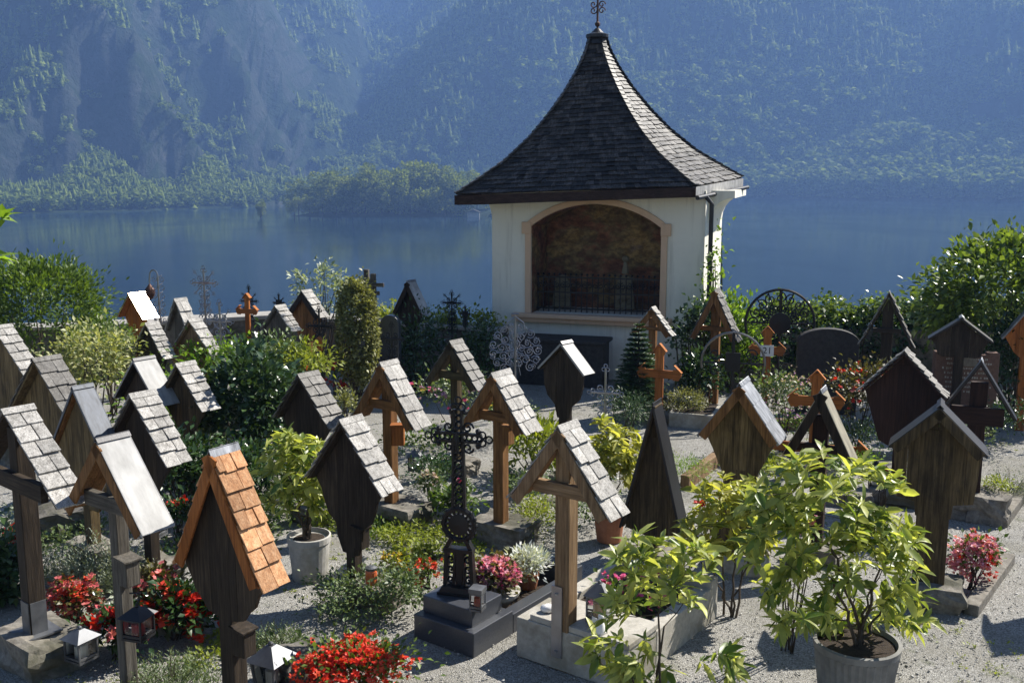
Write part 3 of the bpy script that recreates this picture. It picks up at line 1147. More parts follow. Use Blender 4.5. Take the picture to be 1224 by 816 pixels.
def grave(key, label, apex, wpx, rpx, h=1.65, th=35, D=0.30, roof='grey', rows=5, wd='grey', slope_wd=None, board=None, flare=None,
          pw=0.10, pd=0.09, bar=None, base=None, box=None, shoe=None, edge=None, cap=None, post_h=None, strips=4, ylim=None, name='roofed_grave_cross'):
    """apex: pixel of the front peak; wpx, rpx: eaves half width and rise measured in the photograph; h: real height"""
    th = radians(th)
    p = at(apex[0], apex[1], h)
    k = ppm(p)
    g = cos(th) + (apex[0] - 612) / F * sin(th)
    w, r = wpx / (k * g), rpx / k
    Rz = Matrix.Rotation(-th, 3, 'Z')
    loc = p - Rz @ Vector((0, -D / 2, 0))
    loc.z = 0
    t = thing(name, label, 'grave marker', loc, -th, G_ROOF)
    MARKERS[key] = dict(loc=loc, th=th, k=k, g=g, w=w, r=r, h=h, D=D, t=t)
    m, mx = WOODS[wd]
    ms, msx = WOODS[slope_wd or wd]
    rr = random.Random(hash(key) % 1000 if False else sum(ord(c) for c in key) * 13)
    ln = sqrt(w * w + r * r)
    TH = 0.022
    shingled = roof in ('grey', 'dark', 'new')
    for s in (-1, 1):
        e = Vector((s * w, 0, -r)) / ln
        n = Vector((s * r, 0, w)) / ln
        A = Vector((0, 0, h)) - n * 0.0
        b = MB()
        cols = 3 if D > 0.24 else 2
        for c in range(cols):
            ya, yb = -D / 2 + D * c / cols + 0.002, -D / 2 + D * (c + 1) / cols - 0.002
            P = [A + e * 0.004, A + e * ln]
            vs_t = [P[0] + Vector((0, ya, 0)), P[1] + Vector((0, ya, 0)), P[1] + Vector((0, yb, 0)), P[0] + Vector((0, yb, 0))]
            vs_b = [q - n * TH for q in vs_t]
            b.hexa(vs_b, vs_t) if s > 0 else b.hexa(vs_b[::-1], vs_t[::-1])
        sl = b.build('roof_slope', ms, t)
        b = MB()
        if shingled:
            for i in range(rows):
                L0 = ln * (i + 1) / rows + (0.03 if i == rows - 1 else 0.012)
                U0 = max(0.0, ln * (i - 0.25) / rows)
                nn = max(2, int(round(D / rr.uniform(0.075, 0.115))))
                cut = [0.0] + sorted(min(0.9, max(0.1, (j + rr.uniform(-0.28, 0.28)) / nn)) for j in range(1, nn)) + [1.0]
                for a, c in zip(cut, cut[1:]):
                    y0, y1 = -D / 2 - 0.012 + (D + 0.024) * a + 0.002, -D / 2 - 0.012 + (D + 0.024) * c - 0.002
                    l1 = L0 + rr.uniform(-0.008, 0.008)
                    up, lo = 0.004, 0.030 + rr.uniform(-0.005, 0.008)
                    y0 += rr.uniform(-0.003, 0.003)
                    bt = [A + e * U0 + n * 0.001, A + e * l1 + n * (lo - 0.014)]
                    tp = [A + e * U0 + n * (up + 0.004), A + e * l1 + n * lo]
                    V4 = lambda q: [q[0] + Vector((0, y0, 0)), q[1] + Vector((0, y0, 0)), q[1] + Vector((0, y1, 0)), q[0] + Vector((0, y1, 0))]
                    bb, tt = V4(bt), V4(tp)
                    b.hexa(bb, tt) if s > 0 else b.hexa(bb[::-1], tt[::-1])
            b.build('shingles', ROOFS[roof], sl, bevel=0.002)
        else:
            nseg = 3 if roof in ('sheet',) and rows == 3 else 1
            for i in range(nseg):
                u0, u1 = ln * i / nseg - (0.0 if i else 0.0) + 0.001, ln * (i + 1) / nseg + (0.012 if i == nseg - 1 else 0.008)
                l0, l1 = 0.004, 0.009
                y0, y1 = -D / 2 - 0.010, D / 2 + 0.010
                up = 0.006 if nseg > 1 else 0
                bt = [A + e * u0 + n * 0.002, A + e * u1 + n * (0.002 + up)]
                tp = [A + e * u0 + n * 0.008, A + e * u1 + n * (0.008 + up)]
                V4 = lambda q: [q[0] + Vector((0, y0, 0)), q[1] + Vector((0, y0, 0)), q[1] + Vector((0, y1, 0)), q[0] + Vector((0, y1, 0))]
                bb, tt = V4(bt), V4(tp)
                b.hexa(bb, tt) if s > 0 else b.hexa(bb[::-1], tt[::-1])
                for yy in (y0 - 0.003, y1 + 0.003):   # folded edges
                    q0, q1 = A + e * u0 - n * 0.002, A + e * u1 - n * 0.002
                    b.beam(q0 + Vector((0, yy, 0)), q1 + Vector((0, yy, 0)), 0.022, 0.005, Vector((0, 1, 0)))
            b.build('sheet', ROOFS[roof], sl, bevel=0.0015)
        # barge board along the front edge
        if edge:
            b = MB()
            q0, q1 = A - n * 0.035 + e * 0.0, A - n * 0.035 + e * (ln - 0.01)
            b.beam(q0 + Vector((0, -D / 2 - 0.014, 0)), q1 + Vector((0, -D / 2 - 0.014, 0)), 0.075, 0.018, Vector((0, 1, 0)))
            b.build('barge_board', WOODS[edge][0], t, bevel=0.003)
    cap = cap or (roof if shingled else 'sheet')
    if cap:
        b = MB()
        cw = 0.055 if shingled else 0.04
        for s in (-1, 1):
            e = Vector((s * w, 0, -r)) / ln
            n = Vector((s * r, 0, w)) / ln
            q = [Vector((0, 0, h + 0.030)) + e * 0.0, Vector((0, 0, h + 0.030)) + e * cw]
            y0, y1 = -D / 2 - 0.016, D / 2 + 0.016
            tt = [q[0] + Vector((0, y0, 0)), q[1] + Vector((0, y0, 0)), q[1] + Vector((0, y1, 0)), q[0] + Vector((0, y1, 0))]
            bb = [v - n * 0.006 for v in tt]
            b.hexa(bb, tt) if s > 0 else b.hexa(bb[::-1], tt[::-1])
        b.build('ridge_cap', ROOFS[cap], t)
    # post
    ph = post_h if post_h else h - 0.035 - (pw / 2) * r / w - 0.024 * ln / w
    b = MB()
    y_p = 0.0
    b.box((0, y_p, ph / 2), (pw, pd, ph))
    b.build('post', m, t, bevel=0.006)
    fy = y_p - pd / 2
    # cross bar
    if bar:
        zb = h - bar[0] / k
        bh = bar[2] if len(bar) > 2 else 0.09
        cl = min(bar[1] / (k * g), max(0.05, (h - zb - bh / 2 - 0.03) * w / r - TH * ln / r))
        b = MB()
        b.box((0, fy - 0.012, zb), (2 * cl, 0.05, bar[2] if len(bar) > 2 else 0.09))
        b.build('crossbar', mx, t, bevel=0.005)
    # board
    if board:
        prof = [(dx / (k * g), h - dy / k) for dx, dy in board]      # from the eaves in and down
        prof = sorted(prof)

        def zbot(x):
            x = abs(x)
            if x <= prof[0][0]:
                return prof[0][1]
            for (a, za), (c, zc) in zip(prof, prof[1:]):
                if x <= c:
                    return za + (zc - za) * (x - a) / max(c - a, 1e-6)
            return prof[-1][1]
        W_ = prof[-1][0]

        def ztop(x):
            return h - 0.012 - (r * abs(x) / w) - TH * ln / w

        b = MB()
        edges = [-W_ + 2 * W_ * i / strips for i in range(strips + 1)]
        for a, c in zip(edges, edges[1:]):
            xs_ = sorted({a + 0.0012, c - 0.0012} | {x for q in prof for x in (q[0], -q[0]) if a < x < c} | ({0.0} if a < 0 < c else set()))
            top = [(x, ztop(x)) for x in xs_]
            bot = [(x, min(zbot(x), ztop(x) - 0.004)) for x in xs_]
            dy = rr.uniform(-0.002, 0.002)
            yb = fy + 0.028 if pw > 0 else 0
            b.prism(bot + top[::-1], yb - 0.026 + dy, yb + dy)
        b.build('board', m, t, bevel=0.002)
    if flare:   # the lower, widening part of a curved board
        prof = [(dx / (k * g), h - dy / k) for dx, dy in flare]
        b = MB()
        b.prism([(x, z) for x, z in prof] + [(-x, z) for x, z in prof[::-1]], fy + 0.001, fy + 0.029)
        b.build('foot_board', m, t, bevel=0.002)
    if base:
        bw, bd, bh, mat = base[:4]
        b = MB()
        if mat is M_CONC:
            b.box((0, 0.0, bh / 2), (bw, bd, bh))
        else:
            rough_block(b, (base[4] if len(base) > 4 else 0, 0.03, bh / 2 - 0.02), (bw, bd, bh), rr.uniform(0, 50))
        b.build('base_stone', mat, t, bevel=0.01 if mat is M_CONC else 0)
    if shoe:
        b = MB()
        b.box((0, 0, shoe + 0.006), (0.26, 0.26, 0.012))
        b.box((0, fy - 0.004, shoe + 0.12), (pw * 0.9, 0.007, 0.24))
        b.box((pw / 2 + 0.004, 0, shoe + 0.12), (0.007, pd * 0.9, 0.24))
        b.build('post_shoe', M_ZINC, t)
    if box:
        zb, s = h - box[0] / k, box[1]
        bx_ = box[2] if len(box) > 2 else 0.10
        xo = s * (pw / 2 + bx_ / 2 + 0.002)
        b = MB()
        b.box((xo, -0.01, zb), (bx_, 0.10, 0.17))
        bo = b.build('holy_water_box', m, t, bevel=0.006)
        b = MB()
        b.box((xo, -0.012, zb + 0.094), (bx_ + 0.03, 0.13, 0.016), Matrix.Rotation(0.12 * s, 3, 'Y'))
        b.build('box_lid', m, bo, bevel=0.003)
    return t


# ---- front left group
grave('a', 'grey shingled marker cut off by the left edge, plain board below its roof', (-8, 392), 38, 64, 1.65, 35, 0.21, 'grey', 7, 'honey',
      board=[(30, 120), (36, 62)], base=(0.4, 0.3, 0.25, M_LIME))
grave('b', 'dark shingled marker with yellowish board behind the smooth metal roof at the left edge', (40, 431), 38, 74, 1.65, 36, 0.26, 'dark', 5, 'honey',
      board=[(14, 130), (30, 100), (36, 70)], base=(0.4, 0.3, 0.25, M_LIME))
grave('c', 'marker with smooth grey metal roof and mossy board between two shingled ones', (88, 465), 36, 88, 1.65, 36, 0.16, 'dull', 1, 'honey',
      slope_wd='warm', board=[(14, 150), (26, 110), (33, 84)], cap='dull', base=(0.45, 0.3, 0.3, M_LIME))
grave('d', 'grey shingled cross on a dark square post bolted to a boulder by a metal shoe', (4, 493), 52, 92, 1.84, 40, 0.19, 'grey', 6, 'dark',
      pw=0.12, pd=0.12, bar=(85, 46, 0.12), base=(0.56, 0.42, 0.27, M_LIME), shoe=0.25, cap='grey')
grave('e', 'weathered cross under a smooth white sheet metal roof, with a lantern hanging from its post', (117, 528), 46, 98, 1.78, 36, 0.2, 'white', 1, 'grey',
      slope_wd='warm', pw=0.085, pd=0.085, bar=(78, 42, 0.10), box=(165, 1, 0.10), cap='black', edge='warm')
grave('f', 'dark brown board marker with pale shingles, behind the white metal roofed cross', (156, 474), 36, 74, 1.62, 37, 0.22, 'grey', 6, 'dark',
      board=[(10, 130), (22, 100), (34, 70)], base=(0.4, 0.3, 0.2, M_LIME))
grave('g', 'marker with fresh orange cedar shingles on a dark scalloped board', (252, 542), 50, 152, 1.74, 34, 0.195, 'new', 7, 'dark', slope_wd='orange',
      board=[(13, 212), (22, 208), (28, 196), (36, 186), (40, 172), (47, 140)], pw=0.12, pd=0.11, box=(240, 1, 0.11), strips=3, edge='orange', cap='sheet')
grave('h', 'small dark marker with worn shingles behind the big round shrub with pale leaves', (357, 450), 31, 56, 1.5, 36, 0.24, 'dark', 5, 'dark',
      board=[(8, 95), (20, 75), (29, 52)], base=(0.4, 0.3, 0.2, M_LIME))
grave('i', 'golden brown open cross with wide light shingles and an orange box on its post', (455, 436), 36, 72, 1.6, 35, 0.23, 'grey', 4, 'warm',
      pw=0.11, pd=0.10, bar=(50, 28), base=(0.55, 0.38, 0.22, M_LIME, 0.08), edge='warm', cap='grey')
grave('j', 'dark silhouetted board marker with grey shingles and a little black box on its post', (407, 505), 43, 78, 1.5, 36, 0.22, 'grey', 5, 'dark',
      board=[(9, 168), (15, 150), (17, 132), (26, 122), (31, 105), (34, 92), (40, 74)], pw=0.095, pd=0.09, box=(145, 1, 0.09), base=(0.4, 0.3, 0.22, M_LIME, 0.2), strips=3)
grave('k', 'golden brown open cross with grey shingles standing behind the black iron cross', (588, 449), 36, 65, 1.62, 35, 0.27, 'grey', 5, 'warm',
      pw=0.11, pd=0.10, bar=(52, 30), box=(75, 1, 0.07), base=(0.58, 0.36, 0.24, M_LIME, 0.02), edge='warm', cap='grey')
grave('l', 'old greyish open cross with dark shingles in shade, left of the silver scrollwork', (538, 410), 30, 52, 1.55, 36, 0.2, 'dark', 5, 'olive',
      pw=0.10, pd=0.09, bar=(40, 24), base=(0.4, 0.3, 0.2, M_LIME), edge='olive', cap='dark')
grave('m', 'slim dark board marker with small metal roof, rising behind the front centre cross', (671, 411), 27, 33, 1.62, 42, 0.16, 'white', 1, 'dark',
      board=[(7, 92), (10, 76), (19, 66), (23, 52), (24, 30)], pw=0.11, pd=0.10, strips=3, cap='black', base=(0.35, 0.3, 0.15, M_LIME))
grave('n', 'light brown cross with silvery shingles on the pale concrete grave in front', (668, 513), 58, 98, 1.74, 36, 0.21, 'grey', 5, 'tan',
      slope_wd='warm', pw=0.115, pd=0.115, bar=(76, 52, 0.09), edge='tan', cap='grey')
grave('o', 'tall narrow triangular board marker with black metal roof', (781, 485), 37, 156, 1.42, 26, 0.20, 'black', 1, 'olive',
      board=[(6, 168), (33, 160), (35, 150)], pw=0.08, pd=0.06, strips=4, cap='black', base=(0.4, 0.25, 0.08, M_LIME))
grave('p', 'wide board marker with concave sides under a bright ribbed metal roof', (884, 461), 48, 66, 1.66, 26, 0.30, 'sheet', 3, 'honey',
      board=[(20, 122), (23, 110), (27, 102), (34, 86), (43, 68)], flare=[(20, 121), (20, 131), (23, 147), (24, 180), (28, 212)], pw=0.12, pd=0.06,
      base=(0.52, 0.34, 0.13, M_CONC), strips=5, edge='warm', cap='sheet', post_h=0.9)
grave('q', 'dark open A frame cross with a straw coloured metal roof beside a small orange cross', (981, 469), 42, 82, 1.55, 28, 0.20, 'tan', 1, 'maroon',
      slope_wd='dark', pw=0.13, pd=0.09, bar=(70, 36, 0.07), base=(0.4, 0.3, 0.15, M_LIME), cap='sheet', edge='dark')
grave('r', 'smooth dark brown board marker with a pale shingle edge, right of the A frame cross', (1081, 422), 50, 50, 1.62, 27, 0.24, 'dark', 7, 'maroon',
      board=[(5, 122), (26, 112), (30, 100), (46, 50)], pw=0.12, pd=0.08, strips=2, base=(0.56, 0.34, 0.18, M_LIME))
grave('s', 'large weathered house shaped board marker standing on two split boulders at right', (1124, 488), 58, 52, 1.64, 24, 0.26, 'black', 1, 'olive',
      slope_wd='dark', board=[(22, 140), (24, 122), (48, 118), (54, 56)], pw=0.24, pd=0.10, strips=6, base=(0.42, 0.38, 0.22, M_LIME, 0.05), cap='black', edge='olive')
grave('t', 'maroon open A frame cross with thin metal roof near the right edge', (1173, 433), 46, 66, 1.6, 26, 0.14, 'black', 1, 'maroon',
      pw=0.16, pd=0.08, bar=(66, 40, 0.18), base=(0.5, 0.35, 0.2, M_LIME), cap='sheet')
grave('u', 'tall dark A frame cross with pointed hood, in front of the ivy covered wall', (1063, 351), 31, 62, 1.86, 22, 0.16, 'dark', 6, 'dark',
      board=[(3, 26), (10, 24), (14, 22)], pw=0.14, pd=0.08, bar=(45, 26, 0.06), cap='dark')
grave('v', 'low dark gabled board set over the reddish headstone', (1150, 381), 38, 26, 1.6, 22, 0.22, 'black', 1, 'dark',
      board=[(20, 48), (26, 46), (30, 34), (35, 24)], pw=0.12, pd=0.08, strips=3, cap='sheet')
grave('w', 'orange board marker with thin metal roof cut off by the right edge', (1231, 368), 30, 38, 1.68, 22, 0.2, 'sheet', 1, 'orange',
      board=[(6, 62), (14, 56), (26, 36)], pw=0.12, pd=0.08, cap='sheet')
grave('x', 'steep dark topped open marker of golden wood leaning by the chapel corner', (854, 348), 27, 58, 1.72, 28, 0.26, 'dark', 7, 'warm',
      slope_wd='dark', board=[(3, 26), (9, 24), (12, 21)], pw=0.13, pd=0.09, bar=(46, 24, 0.07), cap='dark', edge='warm')
grave('y', 'small reddish open cross with bright shingle slope in front of the chapel sill', (779, 369), 23, 31, 1.5, 30, 0.13, 'grey', 5, 'warm',
      slope_wd='warm', pw=0.11, pd=0.08, bar=(24, 22, 0.05), edge='warm', cap='grey')
# ---- back left group
grave('ba', 'marker with bright metal roof edge standing against the lake behind the parapet plants', (487, 337), 18, 39, 1.75, 34, 0.18, 'white', 1, 'dark', slope_wd='dark',
      board=[(4, 56), (14, 46), (16, 36)], pw=0.12, pd=0.07, cap='sheet', edge='dark')
grave('bb', 'orange brown board marker with mossy shingles below the white leaved shrub', (361, 349), 19, 29, 1.66, 35, 0.18, 'grey', 4, 'warm',
      board=[(8, 60), (12, 46), (18, 28)], pw=0.12, pd=0.08, edge='dark', cap='grey')
grave('bc', 'small grey board marker with pale shingles, second back row beside the orange marker', (329, 367), 17, 27, 1.5, 36, 0.18, 'grey', 5, 'grey',
      board=[(8, 60), (12, 46), (16, 27)], pw=0.10, pd=0.08, cap='grey')
grave('bd', 'slender grey shingled marker rising behind another shingled one near the parapet', (209, 359), 13, 38, 1.7, 36, 0.18, 'grey', 3, 'grey',
      board=[(6, 70), (12, 38)], pw=0.10, pd=0.08, cap='grey')
grave('be', 'pale wooden board marker with long shingled slope in front of the slender one', (226, 384), 29, 48, 1.52, 36, 0.18, 'grey', 5, 'tan',
      board=[(18, 85), (28, 48)], pw=0.10, pd=0.08, cap='grey')
grave('bf', 'dark brown marker with narrow shingles right below the glaring copper roof', (174, 388), 18, 38, 1.5, 37, 0.18, 'grey', 6, 'dark',
      board=[(12, 60), (17, 38)], pw=0.10, pd=0.08, cap='grey')
grave('bg', 'orange marker whose polished copper roof throws a blinding reflection of the sun', (154, 352), 15, 28, 1.62, 30, 0.28, 'copper', 1, 'orange',
      board=[(3, 58), (7, 50), (13, 27)], pw=0.12, pd=0.08, cap='copper', base=(0.3, 0.3, 0.2, M_LIME))
grave('bh', 'marker with a plain white plank roof half sunk in the variegated shrubs', (160, 431), 26, 50, 1.45, 36, 0.24, 'white', 1, 'dark',
      board=[(10, 85), (24, 50)], pw=0.10, pd=0.08, cap='black')
grave('bi', 'shingled marker almost overgrown by the climbing vine', (211, 437), 26, 50, 1.42, 36, 0.22, 'grey', 5, 'olive',
      board=[(10, 80), (24, 48)], pw=0.10, pd=0.08, cap='grey')
# unseen marker added outside the frame at right: throws the shade in the bottom right corner
grave('z', 'unseen dark board marker added past the right edge to cast the corner shade', (1370, 470), 55, 60, 1.7, 26, 0.3, 'black', 1, 'dark',
      board=[(20, 150), (30, 110), (50, 60)], pw=0.2, pd=0.10, cap='black', base=(0.5, 0.4, 0.2, M_LIME))
# the front cross is held by an iron strap on the face of its grave
MK = MARKERS['n']
b = MB()
b.box((-0.03, -MK['D'] / 2 * 0 - 0.066, 0.36), (0.085, 0.012, 0.52))
for zz in (0.14, 0.56):
    b.lathe([(0.012, 0), (0.012, 0.012)], 8, (-0.03, -0.078, zz), closed=True)
b.build('iron_strap', M_IRON_GREY, MK['t'])
# ------------------------------------------------------------------ small orange crosses with pointed ends
def arrow_bar(mb, c, d, length, wid, y0, y1, both=False, tip=1.0):
    """a flat board along d (in x,z) ending in a wider pointed head"""
    px_, pz = -d[1], d[0]
    hw, hh = wid / 2, wid * 0.66
    hd = wid * 0.8
    pts = [(0, -hw), (length - hd * 1.3, -hw), (length - hd * 1.3, -hh), (length - hd * 0.45, -hh), (length, 0), (length - hd * 0.45, hh), (length - hd * 1.3, hh), (length - hd * 1.3, hw), (0, hw)]
    poly = [(c[0] + d[0] * a + px_ * b, c[1] + d[1] * a + pz * b) for a, b in pts]
    mb.prism(poly, y0, y1)


def orange_cross(label, apex, arm_y, half, depth, wid=9, bars=(), rz=0.35, plaque=None, mat=M_ORANGE, name='wooden_cross'):
    p = atd(apex[0], apex[1], depth)
    k = ppm(p)
    g = cos(rz)
    t = thing(name, label, 'cross', (p.x, p.y, 0), -rz, 'small wooden crosses with pointed ends')
    w = wid / k
    za = p.z - (arm_y - apex[1]) / k
    b = MB()
    b.prism([(-w / 2, 0.0), (w / 2, 0.0), (w / 2, za), (-w / 2, za)], -0.02, 0.02)
    arrow_bar(b, (0, za), (0, 1), p.z - za, w, -0.02, 0.02)
    b.build('post', mat, t, bevel=0.004)
    for yy, hf in ((arm_y, half),) + tuple(bars):
        b = MB()
        z = p.z - (yy - apex[1]) / k
        for s in (-1, 1):
            arrow_bar(b, (0, z), (s, 0), hf / (k * g), w, -0.034, -0.002)
        b.build('crossbar', M_ORANGE_X if mat is M_ORANGE else mat, t, bevel=0.004)
        for s in (-1, 1):     # little weather boards on the arm ends
            q = MB()
            x = s * hf / (k * g)
            q.box((x - s * w * 0.45, -0.012, z + w * 0.72), (w * 1.3, 0.07, 0.010), Matrix.Rotation(s * 0.75, 3, 'Y'))
            q.build('arm_cap', M_ORANGE_X if mat is M_ORANGE else mat, t)
    for s in (-1, 1):
        q = MB()
        q.box((s * w * 0.42, 0, p.z - w * 0.22), (w * 1.25, 0.075, 0.012), Matrix.Rotation(s * 0.85, 3, 'Y'))
        q.build('top_cap', M_ORANGE_X if mat is M_ORANGE else mat, t)
    if plaque:
        q = MB()
        q.box((0, -0.040, za), (w * 1.7, 0.008, w * 1.5))
        po = q.build('plaque', M_WHITE, t)
        cu = bpy.data.curves.new('number', 'FONT')
        cu.body = plaque
        cu.size = w * 1.2
        cu.align_x = 'CENTER'
        cu.align_y = 'CENTER'
        cu.extrude = 0.001
        cu.materials.append(M_IRON)
        tmp = bpy.data.objects.new('number_text', cu)
        COL.objects.link(tmp)
        me_t = bpy.data.meshes.new_from_object(tmp.evaluated_get(bpy.context.evaluated_depsgraph_get()))
        bpy.data.objects.remove(tmp)
        o = link(bpy.data.objects.new('number', me_t), po)
        o.location = (0, -0.047, za)
        o.rotation_euler = (pi / 2, 0, 0)
    return t


orange_cross('small orange cross right behind the clipped round bush in its stone trough', (789, 413), 447, 25, 13.4, 10, rz=0.45)
orange_cross('small orange cross with a white number plaque, behind the iron ring', (918, 392), 419, 21, 13.9, 9, rz=0.2, plaque='21')
orange_cross('orange double barred cross partly hidden by the dark A frame marker', (977, 445), 480, 31, 11.2, 12, bars=((538, 58),), rz=0.35)
orange_cross('thin orange cross standing before the parapet wall at left', (295, 352), 372, 14, 15.2, 6, rz=0.3)
# grey timber crosses beside the ivy column
M_GT = M_WOOD_GREY
for lab, ax, ay, arms, dep in (('grey timber cross with two bars rising behind the ivy clad column', 446, 327, ((340, 15), (350, 9)), 15.0),
                               ('plain grey timber cross just left of the two barred one', 438, 322, ((335, 9),), 15.5)):
    p = atd(ax, ay, dep)
    k = ppm(p)
    t = thing('timber_cross', lab, 'cross', (p.x, p.y, 0), -0.3, 'grey timber crosses')
    b = MB()
    b.box((0, 0, p.z / 2), (6 / k, 0.06, p.z))
    b.build('post', M_GT, t, bevel=0.004)
    for yy, hf in arms:
        b = MB()
        b.box((0, -0.035, p.z - (yy - ay) / k), (2 * hf / k, 0.03, 4.5 / k))
        b.build('crossbar', M_WOOD_GREY_X, t, bevel=0.004)


# ------------------------------------------------------------------ wrought iron
G_IRON = 'wrought iron grave crosses'


def trefoil(b, x, z, d, r, y=0.0):
    for a in (0, 2.1, -2.1):
        w = atan2(d[1], d[0]) + a
        b.tube([(x + r * (cos(w) + cos(q) * 0.75), y, z + r * (sin(w) + sin(q) * 0.75)) for q in [2 * pi * i / 10 for i in range(10)]], r * 0.22, 4, closed=True)


def iron_cross(label, top, base_z, depth, half, arm_y, mat=M_IRON, rz=0.3, ring=0.0, rays=True, rad=0.015, scrolls=3, name='iron_cross'):
    p = atd(top[0], top[1], depth)
    k = ppm(p)
    t = thing(name, label, 'iron cross', (p.x, p.y, 0), -rz, G_IRON)
    za = p.z - (arm_y - top[1]) / k
    hx = half / k
    b = MB()
    b.tube([(0, 0, base_z), (0, 0, p.z)], rad, 6)
    b.build('post', mat, t)
    b = MB()
    b.tube([(-hx, 0, za), (hx, 0, za)], rad, 6)
    b.build('crossbar', mat, t)
    b = MB()
    for c, d in (((0, p.z), (0, 1)), ((hx, za), (1, 0)), ((-hx, za), (-1, 0))):
        trefoil(b, c[0], c[1], d, hx * 0.17)
    L = hx * 0.85
    for sx in (-1, 1):
        for sz in (-1, 1):
            q = hx * 0.30
            b.tube(spiral(sx * q * 1.15, za + sz * q * 1.15, q * 0.95, atan2(-sz, -sx), 1.35 * sx * sz, 16), rad * 0.6, 4)
            if rays:
                b.tube([(sx * 0.02, 0, za + sz * 0.02), (sx * L, 0, za + sz * L)], rad * 0.55, 4)
                trefoil(b, sx * L, za + sz * L, (sx, sz), hx * 0.10)
    for i in range(scrolls):
        z = za - hx * (0.9 + 0.62 * i)
        if z < base_z + 0.05:
            break
        for s in (-1, 1):
            q = hx * (0.30 + 0.03 * i)
            b.tube(spiral(s * q * 1.0, z, q, pi / 2 if s < 0 else pi / 2, 1.4 * s, 16), rad * 0.6, 4)
            b.tube(spiral(s * q * 1.0, z - q * 0.9, q * 0.7, -pi / 2, -1.3 * s, 14), rad * 0.5, 4)
    if ring:
        b.tube([(ring / k * cos(a), 0, za + ring / k * sin(a)) for a in [2 * pi * i / 28 for i in range(28)]], rad * 0.8, 5, closed=True)
    b.build('scrollwork', mat, t)
    return t


iron_cross('tall thin iron cross of rays and trefoils against the lake, left of the orange cross', (243, 322), 0.1, 15.9, 15, 338, M_IRON_GREY, scrolls=4)
iron_cross('bushy iron cross of curls just below and right of the tall thin one', (262, 362), 0.3, 14.8, 15, 384, M_IRON_GREY, scrolls=2, ring=9)
iron_cross('filigree iron cross whose top shows right behind the thin orange cross', (297, 343), 0.1, 15.8, 10, 360, M_IRON, scrolls=3)
iron_cross('small iron cross with curls over the pale shingled marker in the back row', (333, 352), 0.1, 15.9, 7, 362, M_IRON, scrolls=2)
iron_cross('low dark iron cross among leaves left of the grey board marker', (317, 388), 0.1, 14.0, 11, 402, M_IRON, scrolls=3)
iron_cross('thin black iron cross with level arms, an orange box fixed at its foot', (381, 370), 0.1, 14.2, 14, 390, M_IRON, rays=False, scrolls=1)
iron_cross('dark iron cross of curls over the planted parapet, left of the chapel', (540, 350), 0.1, 16.0, 11, 362, M_IRON, scrolls=4)
iron_cross('narrow dark iron cross next to the chapel wall corner', (556, 366), 0.1, 15.6, 6, 375, M_IRON, scrolls=3)
iron_cross('black iron cross with bent lamp arms in the middle of the back row', (468, 388), 0.1, 13.6, 13, 405, M_IRON, scrolls=4, rays=False)
iron_cross('spindly iron cross with open curls left of the tall triangular board', (724, 440), 0.1, 12.2, 17, 470, M_IRON_GREY, rays=False, scrolls=3)
# the orange box at the foot of the thin black cross
p = atd(382, 411, 14.1)
t = thing('candle_box', 'small orange candle box fixed low on a thin black iron cross', 'candle box', (p.x, p.y - 0.06, p.z))
b = MB()
b.prism([(-0.05, -0.09), (0.05, -0.09), (0.055, 0.05), (0, 0.10), (-0.055, 0.05)], -0.05, 0.05)
b.build('body', M_ORANGE, t, bevel=0.004)
b = MB()
for s in (-1, 1):
    b.beam((0, 0, 0.112), (s * 0.075, 0, 0.045), 0.008, 0.13, Vector((0, 1, 0)))
b.build('roof', M_ORANGE_X, t)

# iron hook with a hanging lamp, far left
p = atd(188, 322, 15.6)
k = ppm(p)
t = thing('iron_lamp_hook', 'tall curled iron stem with a small red lamp hung from its hook', 'iron lamp', (p.x, p.y, 0), -0.2)
b = MB()
b.tube([(0, 0, 0), (0, 0, p.z - 0.1)], 0.013, 6)
b.tube([(0, 0, p.z - 0.1)] + [(-0.07 + 0.07 * cos(a), 0, p.z - 0.1 + 0.09 * sin(a)) for a in [pi * i / 10 for i in range(11)]] + [(-0.15, 0, p.z - 0.22)], 0.012, 6)
b.build('stem', M_IRON_GREY, t)
b = MB()
for i in range(6):
    z = p.z - 0.15 - 0.13 * i
    for s in (-1, 1):
        b.tube(spiral(s * 0.07, z, 0.06, pi / 2, 1.4 * s, 14), 0.007, 4)
b.build('scrollwork', M_IRON_GREY, t)
b = MB()
b.lathe([(0.01, 0.13), (0.03, 0.10), (0.075, 0.04), (0.08, -0.02), (0.05, -0.09), (0.02, -0.12)], 12, (-0.15, 0, p.z - 0.36))
b.build('lamp', M_IRON_RUST, t)

# ---- big black cast iron cross on a granite step grave
L_, N_, R_ = at(495, 760), at(576, 778), at(697, 703)
u, v = (N_ - L_), (R_ - N_)
ang = atan2(v.x, v.y)
ux, vy = u.length, v.length
Rg = Matrix.Rotation(-ang, 3, 'Z')
o_g = L_.copy()
o_g.z = 0
gg = thing('granite_grave', 'dark polished granite grave with a stepped plinth and long low kerb', 'grave', o_g, -ang)
b = MB()
b.box((ux / 2, 0.24, 0.085), (ux, 0.48, 0.19))
b.build('plinth', M_GRANITE, gg, bevel=0.006)
b = MB()
b.box((ux / 2 - 0.02, 0.25, 0.181 + 0.065), (ux - 0.10, 0.36, 0.13))
b.build('plinth_step', M_GRANITE, gg, bevel=0.006)
for x in (0.055, ux - 0.055):
    b = MB()
    b.box((x, 0.482 + (vy - 0.5) / 2, 0.07), (0.11, vy - 0.5, 0.16))
    b.build('kerb', M_GRANITE, gg, bevel=0.005)
b = MB()
b.box((ux / 2, vy + 0.03, 0.10), (ux, 0.10, 0.24))
b.build('kerb_end', M_GRANITE, gg, bevel=0.005)
b = MB()
